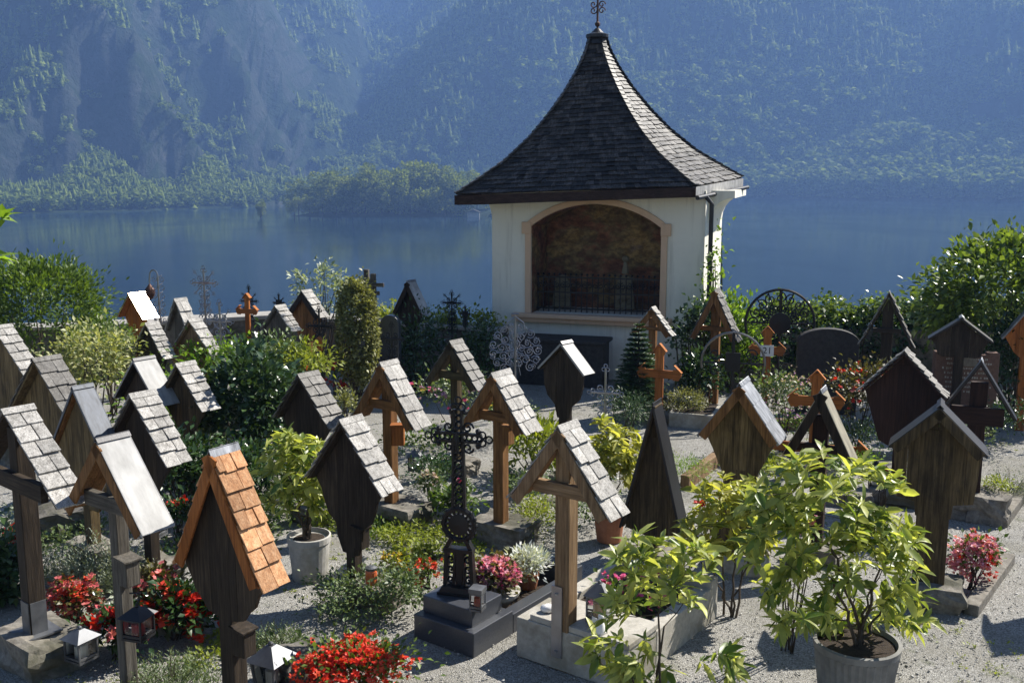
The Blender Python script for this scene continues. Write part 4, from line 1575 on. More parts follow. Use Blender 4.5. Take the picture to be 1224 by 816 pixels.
b.box((ux / 2, 0.5 + (vy - 0.5) / 2, 0.03), (ux - 0.22, vy - 0.5, 0.08))
b.build('soil', M_SOIL, gg)
Z0 = 0.312
cb = o_g + Rg @ Vector((ux / 2 - 0.06, 0.27, 0))
pt = atd(541, 480, cb.y)
kk = ppm(Vector((cb.x, cb.y, 1.0)))
t = thing('cast_iron_cross', 'tall black openwork cast iron cross on the dark granite plinth', 'iron cross', (cb.x, cb.y, Z0), -0.30, G_IRON)
Hc = pt.z - Z0
zc, rc = Hc - (523 - 480) / kk, 40 / kk
zd, rd = (722 - 636) / kk, 21 / kk
b = MB()      # pierced pedestal
for (z0, z1, w0, w1) in ((0.0, 0.02, 0.15, 0.15), (0.02, 0.06, 0.135, 0.12)):
    b.hexa([(-w0, -w0 * 0.6, z0), (w0, -w0 * 0.6, z0), (w0, w0 * 0.6, z0), (-w0, w0 * 0.6, z0)], [(-w1, -w1 * 0.6, z1), (w1, -w1 * 0.6, z1), (w1, w1 * 0.6, z1), (-w1, w1 * 0.6, z1)])
for s in (-1, 1):
    b.beam((s * 0.11, 0, 0.05), (s * 0.095, 0, zd * 0.62), 0.028, 0.06)
    b.beam((s * 0.045, 0, 0.05), (s * 0.03, 0, zd * 0.62), 0.018, 0.04)
    b.tube([(x_ + s * 0.072, 0, zd * 0.55 + z_) for x_, _, z_ in arc(0, 0, 0.032, 0, pi, 8)], 0.012, 5)
    for q in (0.12, 0.22, 0.32):
        b.tube(spiral(s * 0.07, q * zd * 1.5, 0.035, 0, 1.3 * s, 12), 0.010, 4)
    b.beam((s * 0.10, 0, zd * 0.64), (s * 0.055, 0, zd * 0.80), 0.03, 0.055)
b.box((0, 0, zd * 0.63), (0.23, 0.08, 0.03))
b.box((0, 0, zd * 0.35), (0.05, 0.03, zd * 0.6))
b.build('pedestal', M_IRON, t)
b = MB()      # rosette disc
b.tube(arc(0, zd, rd * 0.92, 0, 2 * pi, 28)[:-1], 0.022, 6, closed=True)
for i in range(16):
    a = 2 * pi * i / 16
    b.ball((rd * cos(a), 0, zd + rd * sin(a)), 0.020, 6, 4)
    b.beam((rd * 0.25 * cos(a), 0, zd + rd * 0.25 * sin(a)), (rd * 0.9 * cos(a), 0, zd + rd * 0.9 * sin(a)), 0.018, 0.02)
b.lathe([(0.0, -0.03), (rd * 0.62, -0.02), (rd * 0.62, 0.02), (0.0, 0.03)], 18, (0, 0, 0))
n0 = len(b.v) - 4 * 18
b.v = b.v[:n0] + [(x, z, zd + y) for x, y, z in b.v[n0:]]
b.build('rosette', M_IRON, t)
b = MB()      # openwork shaft
for s in (-1, 1):
    b.beam((s * 0.048, 0, zd + rd * 0.7), (s * 0.036, 0, zc), 0.018, 0.03)
n = 9
for i in range(n):
    z0 = zd + rd + (zc - zd - rd) * i / n
    z1 = zd + rd + (zc - zd - rd) * (i + 1) / n
    b.tube([(x_, 0, z_) for x_, _, z_ in arc(0, (z0 + z1) / 2, 0.030, 0, 2 * pi, 8)[:-1]], 0.009, 4, closed=True)
    b.beam((-0.04, 0, z0), (0.04, 0, z1), 0.012, 0.02)
b.build('shaft', M_IRON, t)
b = MB()
for s in (-1, 1):
    b.beam((0, 0, zc + s * 0.030), (rc * 0.72, 0, zc + s * 0.030), 0.016, 0.03)
    b.beam((0, 0, zc + s * 0.030), (-rc * 0.72, 0, zc + s * 0.030), 0.016, 0.03)
    b.beam((s * 0.030, 0, zc), (s * 0.030, 0, zc + rc * 0.85), 0.016, 0.03)
for i in range(-4, 5):
    b.tube([(x_ + i * rc * 0.17, 0, z_) for x_, _, z_ in arc(0, zc, 0.022, 0, 2 * pi, 7)[:-1]], 0.008, 4, closed=True)
for i in range(1, 5):
    b.tube([(x_, 0, z_ + i * rc * 0.19) for x_, _, z_ in arc(0, zc, 0.022, 0, 2 * pi, 7)[:-1]], 0.008, 4, closed=True)
for (x, z, d) in ((rc * 0.82, zc, (1, 0)), (-rc * 0.82, zc, (-1, 0)), (0, zc + rc * 0.98, (0, 1))):
    trefoil(b, x, z, d, 0.034)
    for q in (-1, 1):
        b.ball((x - d[0] * 0.05 + d[1] * 0.055 * q, 0, z - d[1] * 0.05 + d[0] * 0.055 * q), 0.022, 6, 5)
for sx in (-1, 1):
    for sz in (-1, 1):
        b.tube(spiral(sx * 0.075, zc + sz * 0.075, 0.045, 0, 1.3 * sx * sz, 12), 0.009, 4)
# a small figure on the crossing
b.tube([(0, -0.03, zc - 0.11), (0, -0.035, zc - 0.02), (0, -0.03, zc + 0.05)], [0.014, 0.022, 0.015], 6)
b.tube([(-0.09, -0.03, zc + 0.055), (0, -0.03, zc + 0.03), (0.09, -0.03, zc + 0.055)], 0.010, 5)
b.ball((0, -0.035, zc + 0.075), 0.018, 6, 5)
b.build('crosshead', M_IRON, t)

# ---- silver scroll trellis in front of the chapel
p = atd(616, 418, 13.9)
k = ppm(p)
t = thing('iron_scroll_panel', 'silvery round panel of iron scrollwork in front of the dark chapel chest', 'iron grave ornament', (p.x, p.y, 0), -0.1, G_IRON)
R0 = 33 / k
b = MB()
b.tube([(0, 0, 0), (0, 0, p.z + R0 * 1.25)], 0.014, 6)
b.build('post', M_IRON_GREY, t)
b = MB()
rr = random.Random(3)
for ring, cnt, q in ((0.22, 5, 0.16), (0.50, 10, 0.17), (0.82, 15, 0.17)):
    for i in range(cnt):
        a = 2 * pi * i / cnt + ring
        if ring > 0.6 and -2.1 < atan2(sin(a), cos(a)) < -1.05:
            continue
        cx, cz = ring * R0 * cos(a), ring * R0 * sin(a)
        b.tube(spiral(cx, p.z + cz, q * R0, a + pi, rr.choice((-1, 1)) * 1.5, 14, rr.uniform(-0.02, 0.02)), 0.0075, 4)
        b.tube(spiral(cx + q * 0.6 * R0 * cos(a + 1.2), p.z + cz + q * 0.6 * R0 * sin(a + 1.2), q * 0.6 * R0, a, rr.choice((-1, 1)) * 1.3, 12), 0.006, 4)
for i in range(8):
    a = 2 * pi * i / 8 + 0.2
    b.tube([(0, 0, p.z), (R0 * 0.95 * cos(a), 0, p.z + R0 * 0.95 * sin(a))], 0.006, 4)
for s in (-1, 1):
    b.tube([(s * R0 * 0.34, 0, p.z + R0 * 0.75), (s * R0 * 0.30, 0, p.z + R0 * 1.0), (0, 0, p.z + R0 * 1.22)], 0.009, 4)
b.tube([(-0.05, 0, p.z + R0 * 1.32), (0.05, 0, p.z + R0 * 1.32)], 0.010, 4)
b.build('scrollwork', M_IRON_GREY, t)

# ---- two iron wheels on the right
def iron_wheel(label, c, r, depth, mat_ring, disc, full, rz, scroll):
    p = atd(c[0], c[1], depth)
    k = ppm(p)
    R0 = r / k
    t = thing('iron_wheel_cross', label, 'iron cross', (p.x, p.y, 0), -rz, G_IRON)
    b = MB()
    b.tube([(0, 0, 0), (0, 0, p.z + R0)], 0.022, 6)
    b.build('post', M_IRON, t)
    b = MB()
    a0, a1 = (-0.35, pi + 0.35) if full else (-0.6, pi + 0.2)
    b.tube(arc(0, p.z, R0, a0, a1, 36), 0.020 if full else 0.018, 6)
    b.build('hoop', mat_ring, t)
    b = MB()
    b.tube([(-R0, 0, p.z), (R0, 0, p.z)], 0.014, 5)
    if disc:
        n0 = len(b.v)
        b.lathe([(0.0, -0.03), (disc * R0, -0.02), (disc * R0, 0.02), (0.0, 0.03)], 18)
        b.v = b.v[:n0] + [(x, z - 0.03, p.z + y) for x, y, z in b.v[n0:]]
    if scroll:
        for i in range(9):
            a = pi * i / 8
            for ring, q in ((0.76, 0.17), (0.45, 0.15)):
                b.tube(spiral(ring * R0 * cos(a), p.z + ring * R0 * sin(a), q * R0, a, 1.4 * (1 if i % 2 else -1), 14), 0.010, 4)
            b.tube([(0, 0, p.z), (R0 * cos(a), 0, p.z + R0 * sin(a))], 0.009, 4)
        for i in range(7):
            for s in (-1, 1):
                b.tube(spiral(s * (0.10 + 0.5 * R0 * (i % 2)), p.z - 0.15 - 0.13 * i, 0.09, 0, 1.4 * s, 14), 0.010, 4)
    else:
        b.box((0, -0.02, p.z + 0.02), (0.20, 0.02, 0.26))
        for s in (-1, 1):
            for q in (-1, 1):
                b.tube(spiral(s * 0.24, p.z + q * 0.12, 0.09, 0, 1.3 * s * q, 14), 0.010, 4)
    b.build('scrollwork', M_IRON, t)
    return t


iron_wheel('large black iron wheel cross with curled spokes against the ivy and lake', (932, 386), 40, 14.6, M_IRON, 0.32, True, 0.15, True)
iron_wheel('smaller iron hoop cross with a shiny rim and dark plate, left of the large wheel', (876, 434), 37, 13.4, M_IRON_MID, 0, False, 0.25, False)


# ------------------------------------------------------------------ headstones
def headstone(name, label, x0, x1, ytop, depth, arch, th, mat, shoulders=0.0, lines=0, rz=0.15):
    p = atd((x0 + x1) / 2, ytop, depth)
    k = ppm(p)
    hw = (x1 - x0) / 2 / k
    t = thing(name, label, 'headstone', (p.x, p.y, 0), -rz)
    z1 = p.z
    zs = z1 - arch / k
    pts = [(-hw, 0), (hw, 0), (hw, zs)]
    if shoulders:
        pts += [(hw * 0.62, zs), (hw * 0.62, zs - 0.03), (hw * 0.36, zs - 0.03)]
        pts += [(hw * 0.36 * cos(a), zs - 0.03 + (z1 - zs + 0.03) * sin(a)) for a in [pi * i / 10 for i in range(1, 10)]]
        pts += [(-hw * 0.36, zs - 0.03), (-hw * 0.62, zs - 0.03), (-hw * 0.62, zs)]
    else:
        pts += [(hw * cos(a), zs + (z1 - zs) * sin(a)) for a in [pi * i / 14 for i in range(1, 14)]]
    pts.append((-hw, zs))
    b = MB()
    b.prism(pts, -th / 2, th / 2)
    st = b.build('slab', mat, t, bevel=0.012)
    if lines:
        b = MB()
        rr = random.Random(4)
        for i in range(lines):
            z = zs - 0.09 - i * 0.062
            x = -hw * rr.uniform(0.62, 0.78)
            e = hw * rr.uniform(0.6, 0.78)
            while x < e:
                l = rr.uniform(0.012, 0.028)
                b.box((x + l / 2, -th / 2 - 0.001, z + rr.uniform(-0.003, 0.003)), (l * 0.75, 0.004, rr.uniform(0.018, 0.03)))
                x += l + (0.022 if rr.random() < 0.2 else 0.004)
        b.build('inscription', M_CONC, st)
        st['label'] = 'reddish slab with worn pale inscription'
    return t


headstone('headstone', 'broad dark headstone with a rounded top below the ivy hedge', 955, 1026, 392, 14.1, 16, 0.16, M_STONE_DARK)
hs = headstone('headstone', 'reddish headstone with stepped shoulders and worn pale lettering under a gabled board', 1119, 1192, 414, 12.9, 6, 0.14, M_STONE_RED, 1.0, 8)
b = MB()
p = atd(1152, 421, 12.8)
b.prism([(-0.16, 0.94), (0.16, 0.94), (0.10, 1.03), (0.0, 1.07), (-0.10, 1.03)], -0.10, -0.075)
b.build('crest', M_LIME, hs)
headstone('headstone', 'small black rounded headstone between the ivy column and the dark conifers', 455, 478, 376, 14.9, 10, 0.14, M_GRANITE)


# ------------------------------------------------------------------ lanterns
def lantern(label, foot, w, h, at_z=None, depth=None, frame=M_ZINC, candle=M_CANDLE_RED, roof='pyramid', flare=1.0, rz=0.4, glass=M_GLASS, hook=False):
    p = at(foot[0], foot[1], at_z) if depth is None else atd(foot[0], foot[1], depth)
    k = ppm(p)
    w, h = w / k, h / k
    t = thing('grave_lantern', label, 'lantern', p, -rz, 'candle lanterns on the graves')
    hb, hr = h * 0.70, h * 0.26
    w0, w1 = w * 0.42 / flare, w * 0.42
    b = MB()
    b.box((0, 0, 0.008), (w0 * 2.2, w0 * 2.2, 0.016))
    for sx in (-1, 1):
        for sy in (-1, 1):
            b.beam((sx * w0, sy * w0, 0.01), (sx * w1, sy * w1, hb), w * 0.07, w * 0.07)
    for s in (-1, 1):
        for z, q in ((0.03, w0), (hb - 0.01, w1)):
            b.box((0, s * q, z), (2 * q, w * 0.06, 0.016))
            b.box((s * q, 0, z), (w * 0.06, 2 * q, 0.016))
    b.build('frame', frame, t)
    b = MB()
    i0, i1 = w0 - 0.004, w1 - 0.004
    for a in range(4):
        M = Matrix.Rotation(a * pi / 2, 3, 'Z')
        b.add([M @ Vector(q) for q in ((-i0, -i0, 0.03), (i0, -i0, 0.03), (i1, -i1, hb - 0.012), (-i1, -i1, hb - 0.012))], [(0, 1, 2, 3)])
    b.build('panes', glass, t)
    b = MB()
    if roof == 'pyramid':
        q = w * 0.56
        b.add([(-q, -q, hb), (q, -q, hb), (q, q, hb), (-q, q, hb), (-q * 0.22, -q * 0.22, hb + hr), (q * 0.22, -q * 0.22, hb + hr), (q * 0.22, q * 0.22, hb + hr), (-q * 0.22, q * 0.22, hb + hr)],
              [(3, 2, 1, 0), (4, 5, 6, 7), (0, 1, 5, 4), (1, 2, 6, 5), (2, 3, 7, 6), (3, 0, 4, 7)])
        b.ball((0, 0, hb + hr + 0.008), w * 0.08, 8, 5)
    else:
        b.box((0, 0, hb + 0.015), (w * 1.0, w * 1.0, 0.03))
    b.build('lid', frame, t)
    b = MB()
    b.lathe([(0.001, 0.018), (w0 * 0.62, 0.018), (w0 * 0.62, hb * 0.66), (w0 * 0.3, hb * 0.70), (0.001, hb * 0.70)], 12)
    b.build('candle', candle, t)
    if hook:
        b = MB()
        b.tube([(0, 0, hb + hr)] + [(0, 0.03 * sin(a), hb + hr + 0.05 - 0.03 * cos(a)) for a in [pi * i / 6 for i in range(7)]], 0.005, 5)
        b.tube([(-w * 0.3, 0, hb + hr + 0.085), (w * 0.1, 0.02, hb + hr + 0.085)], 0.006, 5)
        b.build('hook', frame, t)
    return t


lantern('zinc lantern with clear panes on the ground beside the bolted boulder', (98, 787), 30, 40, 0.12, frame=M_ZINC, candle=M_CANDLE_WHITE, rz=0.5)
me_ = MARKERS['e']
lantern('dark lantern with a red candle hanging from the white roofed cross', (166, 761), 30, 40, None, me_['loc'].y - 0.12, frame=M_SHEET_DARK, rz=0.3, hook=True)
lantern('large flared metal lantern at the bottom edge, next to a dark boulder', (326, 826), 40, 62, 0.02, frame=M_ZINC, candle=M_CANDLE_WHITE, flare=1.35, rz=0.45)
lantern('small square lantern with red candle on the dark granite step', (571, 728), 17, 33, 0.315, frame=M_ZINC, roof='flat', rz=0.35)
lantern('amber lantern with a metal lid standing on the pale concrete grave', (716, 740), 28, 48, 0.36, frame=M_ZINC, candle=M_AMBER, rz=0.4)
lantern('dark lantern among the leaves beside the maroon board marker', (1046, 585), 16, 36, 0.1, frame=M_IRON, candle=M_CANDLE_WHITE, rz=0.2)
lantern('small black lantern with red panes right of the golden cross', (603, 577), 15, 22, 0.2, frame=M_IRON, rz=0.3)
lantern('small zinc lantern on the stone foot of the golden cross with orange box', (496, 562), 14, 26, 0.2, frame=M_ZINC, candle=M_CANDLE_WHITE, rz=0.3)
lantern('little lantern with pale metal lid behind the white roofed cross', (186, 640), 22, 38, 0.3, frame=M_ZINC, rz=0.3)
lantern('red lantern at the foot of the dark shingled cross on the left', (76, 596), 16, 26, 0.1, frame=M_IRON, rz=0.3)
# an orange candle holder on the front of the golden cross
MI = MARKERS['i']
t = thing('candle_box', 'orange candle box on the right side of the golden brown cross', 'candle box', atd(476, 520, MI['loc'].y - 0.10))
b = MB()
b.box((0, 0, 0), (0.12, 0.10, 0.19))
b.build('body', M_ORANGE, t, bevel=0.006)
b = MB()
b.box((0, 0, 0.105), (0.15, 0.13, 0.018))
b.build('lid', M_ORANGE_X, t, bevel=0.004)
# small red candle jar beside the silhouetted marker
t = thing('candle_jar', 'orange red grave candle in a jar at the foot of the silhouetted marker', 'candle', at(444, 697, 0.24))
b = MB()
b.lathe([(0.001, 0), (0.042, 0), (0.046, 0.02), (0.046, 0.10), (0.040, 0.115)], 14)
b.build('jar', plain('jar_orange', (0.62, 0.14, 0.05), 0.25, 0.5), t)
b = MB()
b.lathe([(0.044, 0.116), (0.047, 0.135), (0.02, 0.145), (0.001, 0.145)], 14)
b.build('lid', M_ZINC, t)

# ------------------------------------------------------------------ concrete grave under the front cross
b_n = MARKERS['n']
cg = thing('concrete_grave', 'pale concrete grave box below the light brown front cross', 'grave', b_n['loc'], -b_n['th'])
x0, x1, yy0, yy1, hh = -0.38, 0.52, -0.058, 1.25, 0.30
b = MB()
b.box(((x0 + x1) / 2, (yy0 + 0.36) / 2, hh / 2), (x1 - x0, 0.36 - yy0, hh))
b.build('front_block', M_CONC, cg, bevel=0.008)
b = MB()
b.box(((x0 + x1) / 2 + 0.06, (yy0 + 0.36) / 2 + 0.01, hh + 0.022), (x1 - x0 - 0.10, 0.36 - yy0 + 0.0, 0.044))
b.build('cover_slab', M_CONC, cg, bevel=0.006)
for x in (x0 + 0.06, x1 - 0.06):
    b = MB()
    b.box((x, (0.362 + yy1) / 2, hh / 2 - 0.01), (0.12, yy1 - 0.362, hh - 0.02))
    b.build('kerb', M_CONC, cg, bevel=0.008)
b = MB()
b.box(((x0 + x1) / 2, yy1 + 0.062, hh / 2 + 0.02), (x1 - x0, 0.12, hh + 0.04))
b.build('kerb_end', M_CONC, cg, bevel=0.008)
b = MB()
b.box(((x0 + x1) / 2, (0.362 + yy1) / 2, 0.11), (x1 - x0 - 0.242, yy1 - 0.366, 0.22))
b.build('soil', M_SOIL, cg)
Rn = Matrix.Rotation(-b_n['th'], 3, 'Z')
t = thing('white_stone', 'smooth white pebble lying on the concrete grave left of the post', 'stone', b_n['loc'] + Rn @ Vector((-0.19, 0.06, 0.344)))
b = MB()
b.ball((0, 0, 0), 1.0, 14, 10)
b.v = [(x * 0.055, y * 0.042, 0.026 + z * 0.030 + 0.004 * sin(9 * x + 5 * y)) for x, y, z in b.v]
b.build('pebble', M_WHITE, t, smooth=True)
t = thing('figurine', 'little pale kneeling angel figure by the amber lantern', 'figurine', b_n['loc'] + Rn @ Vector((0.28, 0.0, 0.344)), 0.3)
b = MB()
b.lathe([(0.001, 0), (0.045, 0.0), (0.043, 0.02), (0.030, 0.055), (0.024, 0.085), (0.012, 0.10), (0.001, 0.10)], 10)
b.build('robe', M_WHITE, t, smooth=True)
b = MB()
b.ball((0, -0.008, 0.118), 0.022, 8, 6)
b.build('head', M_WHITE, t, smooth=True)
for s in (-1, 1):
    b = MB()
    b.prism([(s * 0.012, 0.05), (s * 0.055, 0.075), (s * 0.05, 0.115), (s * 0.015, 0.09)][::s], 0.018, 0.026)
    b.build('wing', M_WHITE, t)


# ------------------------------------------------------------------ kerbs, planters, boulders
def kerb_line(name, label, cat, a, b_, w, h, mat, bevel=0.008):
    d = b_ - a
    t = MB()
    n = Vector((-d.y, d.x, 0)).normalized() * w / 2
    A, B = Vector((0, 0, -0.03)), Vector((d.x, d.y, -0.03))
    t.hexa([A - n, B - n, B + n, A + n], [q + Vector((0, 0, h + 0.03)) for q in (A - n, B - n, B + n, A + n)])
    o = t.build(name, mat, None, bevel=bevel)
    o.location = (a.x, a.y, 0)
    return tag(o, label, cat, 'kerbs round the graves')


kerb_line('timber_kerb', 'bright new timber edging beside a strip of lawn in the middle', 'kerb', at(818, 585), at(866, 548), 0.10, 0.16, M_WOOD_TAN)
kerb_line('stone_kerb', 'worn stone kerb along the pink flowers at the right edge', 'kerb', at(1160, 735), at(1205, 672), 0.11, 0.09, M_LIME)
kerb_line('stone_kerb', 'stone kerb running back from the boulder near the right edge', 'kerb', at(1196, 628), at(1236, 575), 0.12, 0.10, M_LIME)
kerb_line('stone_kerb', 'low stone kerb behind the concrete grave in shade', 'kerb', at(590, 640), at(672, 596), 0.10, 0.10, M_LIME)
kerb_line('stone_kerb', 'grey stone edging in front of the red flowers on the left', 'kerb', at(168, 760), at(250, 748), 0.10, 0.09, M_LIME)
kerb_line('stone_kerb', 'stone kerb below the roses on the right', 'kerb', at(905, 515), at(1000, 512), 0.12, 0.16, M_STONE_RED)


def boulder(label, c, s, seed, mat=M_LIME, at_z=0.0):
    p = at(c[0], c[1], at_z)
    b = MB()
    rough_block(b, (0, 0, s[2] / 2 - 0.03), s, seed)
    o = b.build('boulder', mat)
    o.location = p
    o.rotation_euler = (0, 0, seed)
    return tag(o, label, 'boulder', 'hewn boulders among the graves')


boulder('squared boulder beside the stone kerb at the right edge', (1180, 618), (0.48, 0.36, 0.30), 1.1)
boulder('dark rounded boulder at the bottom edge behind the flared lantern', (362, 806), (0.34, 0.40, 0.22), 2.3, M_STONE)
boulder('grey boulder in shade behind the dark shingled cross', (68, 640), (0.5, 0.4, 0.3), 3.7, M_STONE)
boulder('small rough stone at the right rear by the headstone', (1160, 508), (0.42, 0.3, 0.24), 4.9)
boulder('long low rock before the maroon cross on the right', (1010, 600), (0.5, 0.3, 0.16), 6.1)
# stone trough with the clipped bush
p = at(826, 512)
tr_ = thing('stone_trough', 'pale stone trough holding the clipped round bush', 'planter', (p.x, p.y, 0), -0.35)
b = MB()
b.box((0, 0.35, 0.10), (0.62, 0.72, 0.21))
b.build('trough', M_CONC, tr_, bevel=0.012)
b = MB()
b.box((0, 0.35, 0.205), (0.52, 0.62, 0.02))
b.build('soil', M_SOIL, tr_)
# ------------------------------------------------------------------ plants
R_ = np.random.default_rng(77)


def unit(a):
    return a / np.maximum(np.linalg.norm(a, axis=1, keepdims=True), 1e-9)


def leaf_arrays(P, Dv, Ln, Wd, droop=0.15, fold=0.12):
    """one leaf of five points per row: base P, direction Dv, length Ln, width Wd"""
    n = len(P)
    Dv = unit(Dv)
    up = np.tile(np.array([0, 0, 1.0]), (n, 1)) + R_.normal(0, 0.45, (n, 3))
    side = unit(np.cross(Dv, up))
    nrm = unit(np.cross(side, Dv))
    Ln = Ln.reshape(-1, 1)
    Wd = Wd.reshape(-1, 1)
    v = np.empty((n, 5, 3))
    v[:, 0] = P
    v[:, 1] = P + Dv * Ln * 0.45 + side * Wd * 0.5 + nrm * Wd * fold
    v[:, 2] = P + Dv * Ln * 0.45 - side * Wd * 0.5 + nrm * Wd * fold
    v[:, 3] = P + Dv * Ln - nrm * Ln * droop
    v[:, 4] = P + Dv * Ln * 0.5 - nrm * Wd * fold * 0.3
    b = (np.arange(n) * 5).reshape(-1, 1)
    f = np.concatenate([b + np.array([[0, 2, 3, 4]]), b + np.array([[0, 4, 3, 1]])], axis=0)
    # keep the two halves of a leaf one island by sharing points
    return v.reshape(-1, 3), f


def clumped(c, rad, n, clumps, sig=0.30, shell=0.75, low=-0.5, seed_pts=None):
    """points in leafy clumps through an ellipsoid; returns positions and outward directions"""
    if seed_pts is None:
        q = unit(R_.normal(0, 1, (clumps * 3, 3)))
        q = q[q[:, 2] > low][:clumps]
        q = q * (shell + (1 - shell) * R_.uniform(-1, 1, (len(q), 1)))
    else:
        q = seed_pts
    size = R_.uniform(0.6, 1.3, len(q))
    idx = R_.integers(0, len(q), n)
    off = R_.normal(0, sig, (n, 3)) * size[idx][:, None]
    p = q[idx] + off
    d = unit(off + 0.35 * q[idx] + R_.normal(0, 0.15, (n, 3)))
    return np.array(c) + p * np.array(rad), d, np.array(c) + q * np.array(rad)


def stems(parent, tips, base, mat=None, r=0.010, name='stem', bend=0.25):
    b = MB()
    for t in tips:
        t = Vector(t)
        s = Vector(base) + Vector((random.uniform(-0.04, 0.04), random.uniform(-0.04, 0.04), 0))
        m = s.lerp(t, 0.5) + Vector((random.uniform(-1, 1), random.uniform(-1, 1), 0.6)) * bend * (t - s).length * 0.35
        pts = [s, s.lerp(m, 0.6) * 0.9 + m * 0.1, m, m.lerp(t, 0.5), t]
        b.tube(pts, [r, r * 0.9, r * 0.75, r * 0.55, r * 0.3], 5)
    return b.build(name, mat or M_BARK, parent)


def leaf_fine(P, Dv, Ln, Wd, droop=0.2, fold=0.15):
    """a curling leaf of eight points"""
    n = len(P)
    Dv = unit(Dv)
    up = np.tile(np.array([0, 0, 1.0]), (n, 1)) + R_.normal(0, 0.5, (n, 3))
    side = unit(np.cross(Dv, up))
    nrm = unit(np.cross(side, Dv))
    Ln = Ln.reshape(-1, 1)
    Wd = Wd.reshape(-1, 1)
    dr = droop * R_.uniform(0.1, 2.0, (n, 1))
    fo_ = fold * R_.uniform(0.3, 2.2, (n, 1))
    v = np.empty((n, 8, 3))
    v[:, 0] = P
    for k, (u_, wk, dk) in enumerate(((0.30, 0.42, 0.12), (0.68, 0.36, 0.5))):
        c = P + Dv * Ln * u_ - nrm * Ln * dr * dk
        v[:, 1 + 3 * k] = c + side * Wd * wk + nrm * Wd * fo_
        v[:, 2 + 3 * k] = c
        v[:, 3 + 3 * k] = c - side * Wd * wk + nrm * Wd * fo_
    v[:, 7] = P + Dv * Ln * 0.98 - nrm * Ln * dr
    tri = np.array([[0, 2, 1], [0, 3, 2], [1, 2, 5], [1, 5, 4], [2, 3, 6], [2, 6, 5], [4, 5, 7], [5, 6, 7]])
    f = ((np.arange(n) * 8)[:, None, None] + tri[None]).reshape(-1, 3)
    return v.reshape(-1, 3), f


def trunks(t, ctr, base, r, k=5):
    """a few main stems forking into a twig for every leaf whorl"""
    ctr = np.array(ctr)
    base = np.array(base, dtype=float)
    q = ctr[R_.permutation(len(ctr))[:k]]
    ends = base + (q - base) * 0.72
    ends[:, :2] = base[:2] + (q[:, :2] - base[:2]) * 0.5
    b = MB()
    paths = []
    for e in ends:
        s = Vector(base + np.array([R_.normal(0, 0.03), R_.normal(0, 0.03), 0]))
        e = Vector(e)
        pts = []
        for i in range(7):
            u_ = i / 6
            p = s.lerp(e, u_) + Vector((R_.normal(0, 0.012), R_.normal(0, 0.012), 0)) * (1 if 0 < i < 6 else 0)
            p.z = s.z + (e.z - s.z) * u_ ** 0.85
            pts.append(p)
        b.tube(pts, [r * (1 - 0.55 * i / 6) for i in range(7)], 6)
        paths.append(pts)
    nodes = [(p, r * (1 - 0.55 * i / 6), (p - pt[0]).length) for pt in paths for i, p in enumerate(pt) if i > 1]
    B0 = Vector(base)
    for c in sorted((Vector(c) for c in ctr), key=lambda c: (c - B0).length):
        p, rp_, dp_ = min(nodes, key=lambda a: (a[0] - c).length + 0.18 * a[2] + (0.15 if a[0].z > c.z else 0))
        L_ = (c - p).length
        m = p.lerp(c, 0.5) + Vector((R_.normal(0, 0.08), R_.normal(0, 0.08), -0.06)) * L_
        r1 = max(0.0022, min(rp_ * 0.75, r * 0.5))
        b.tube([p, m, c], [r1, r1 * 0.8, r1 * 0.6], 5)
        nodes.append((m, r1 * 0.8, dp_ + L_ * 0.5))
        nodes.append((c, r1 * 0.6, dp_ + L_))
    return b.build('stem', M_BARK, t)


def root_of(px, py, depth, z=None):
    p = atd(px, py, depth)
    return p, ppm(p)


def bush(name, label, c, r_px, depth, n, leaf, mat, cat='shrub', clumps=40, sig=0.26, shell=0.72, asp=0.5, up=0.15, droop=0.15, low=-0.6,
         group=None, stem=True, ry=None, flat=None, nst=14, thing_obj=None, part='foliage', spread=0.5):
    p, k = root_of(c[0], c[1], depth)
    t = thing_obj or thing(name, label, cat, (p.x, p.y, 0), 0, group)
    lc_ = p - Vector(t.location)
    rx, rz = r_px[0] / k, r_px[1] / k
    ry = rx if ry is None else ry
    P, d, q = clumped(lc_, (rx, ry, rz), n, clumps, sig, shell, low)
    d[:, 2] += up
    d = d + R_.normal(0, spread, d.shape)
    keep = P[:, 2] > 0.015
    P, d = P[keep], d[keep]
    L = leaf * R_.uniform(0.65, 1.25, len(P))
    v, f = leaf_arrays(P, d, L, L * asp * R_.uniform(0.8, 1.2, len(P)), droop)
    mesh_np(part, v, f, mat, t)
    if stem:
        stems(t, q[:nst], (lc_.x, lc_.y, max(0, min(lc_.z - rz, 0.0))), r=0.006 + 0.010 * rz)
    return t, lc_, (rx, ry, rz)


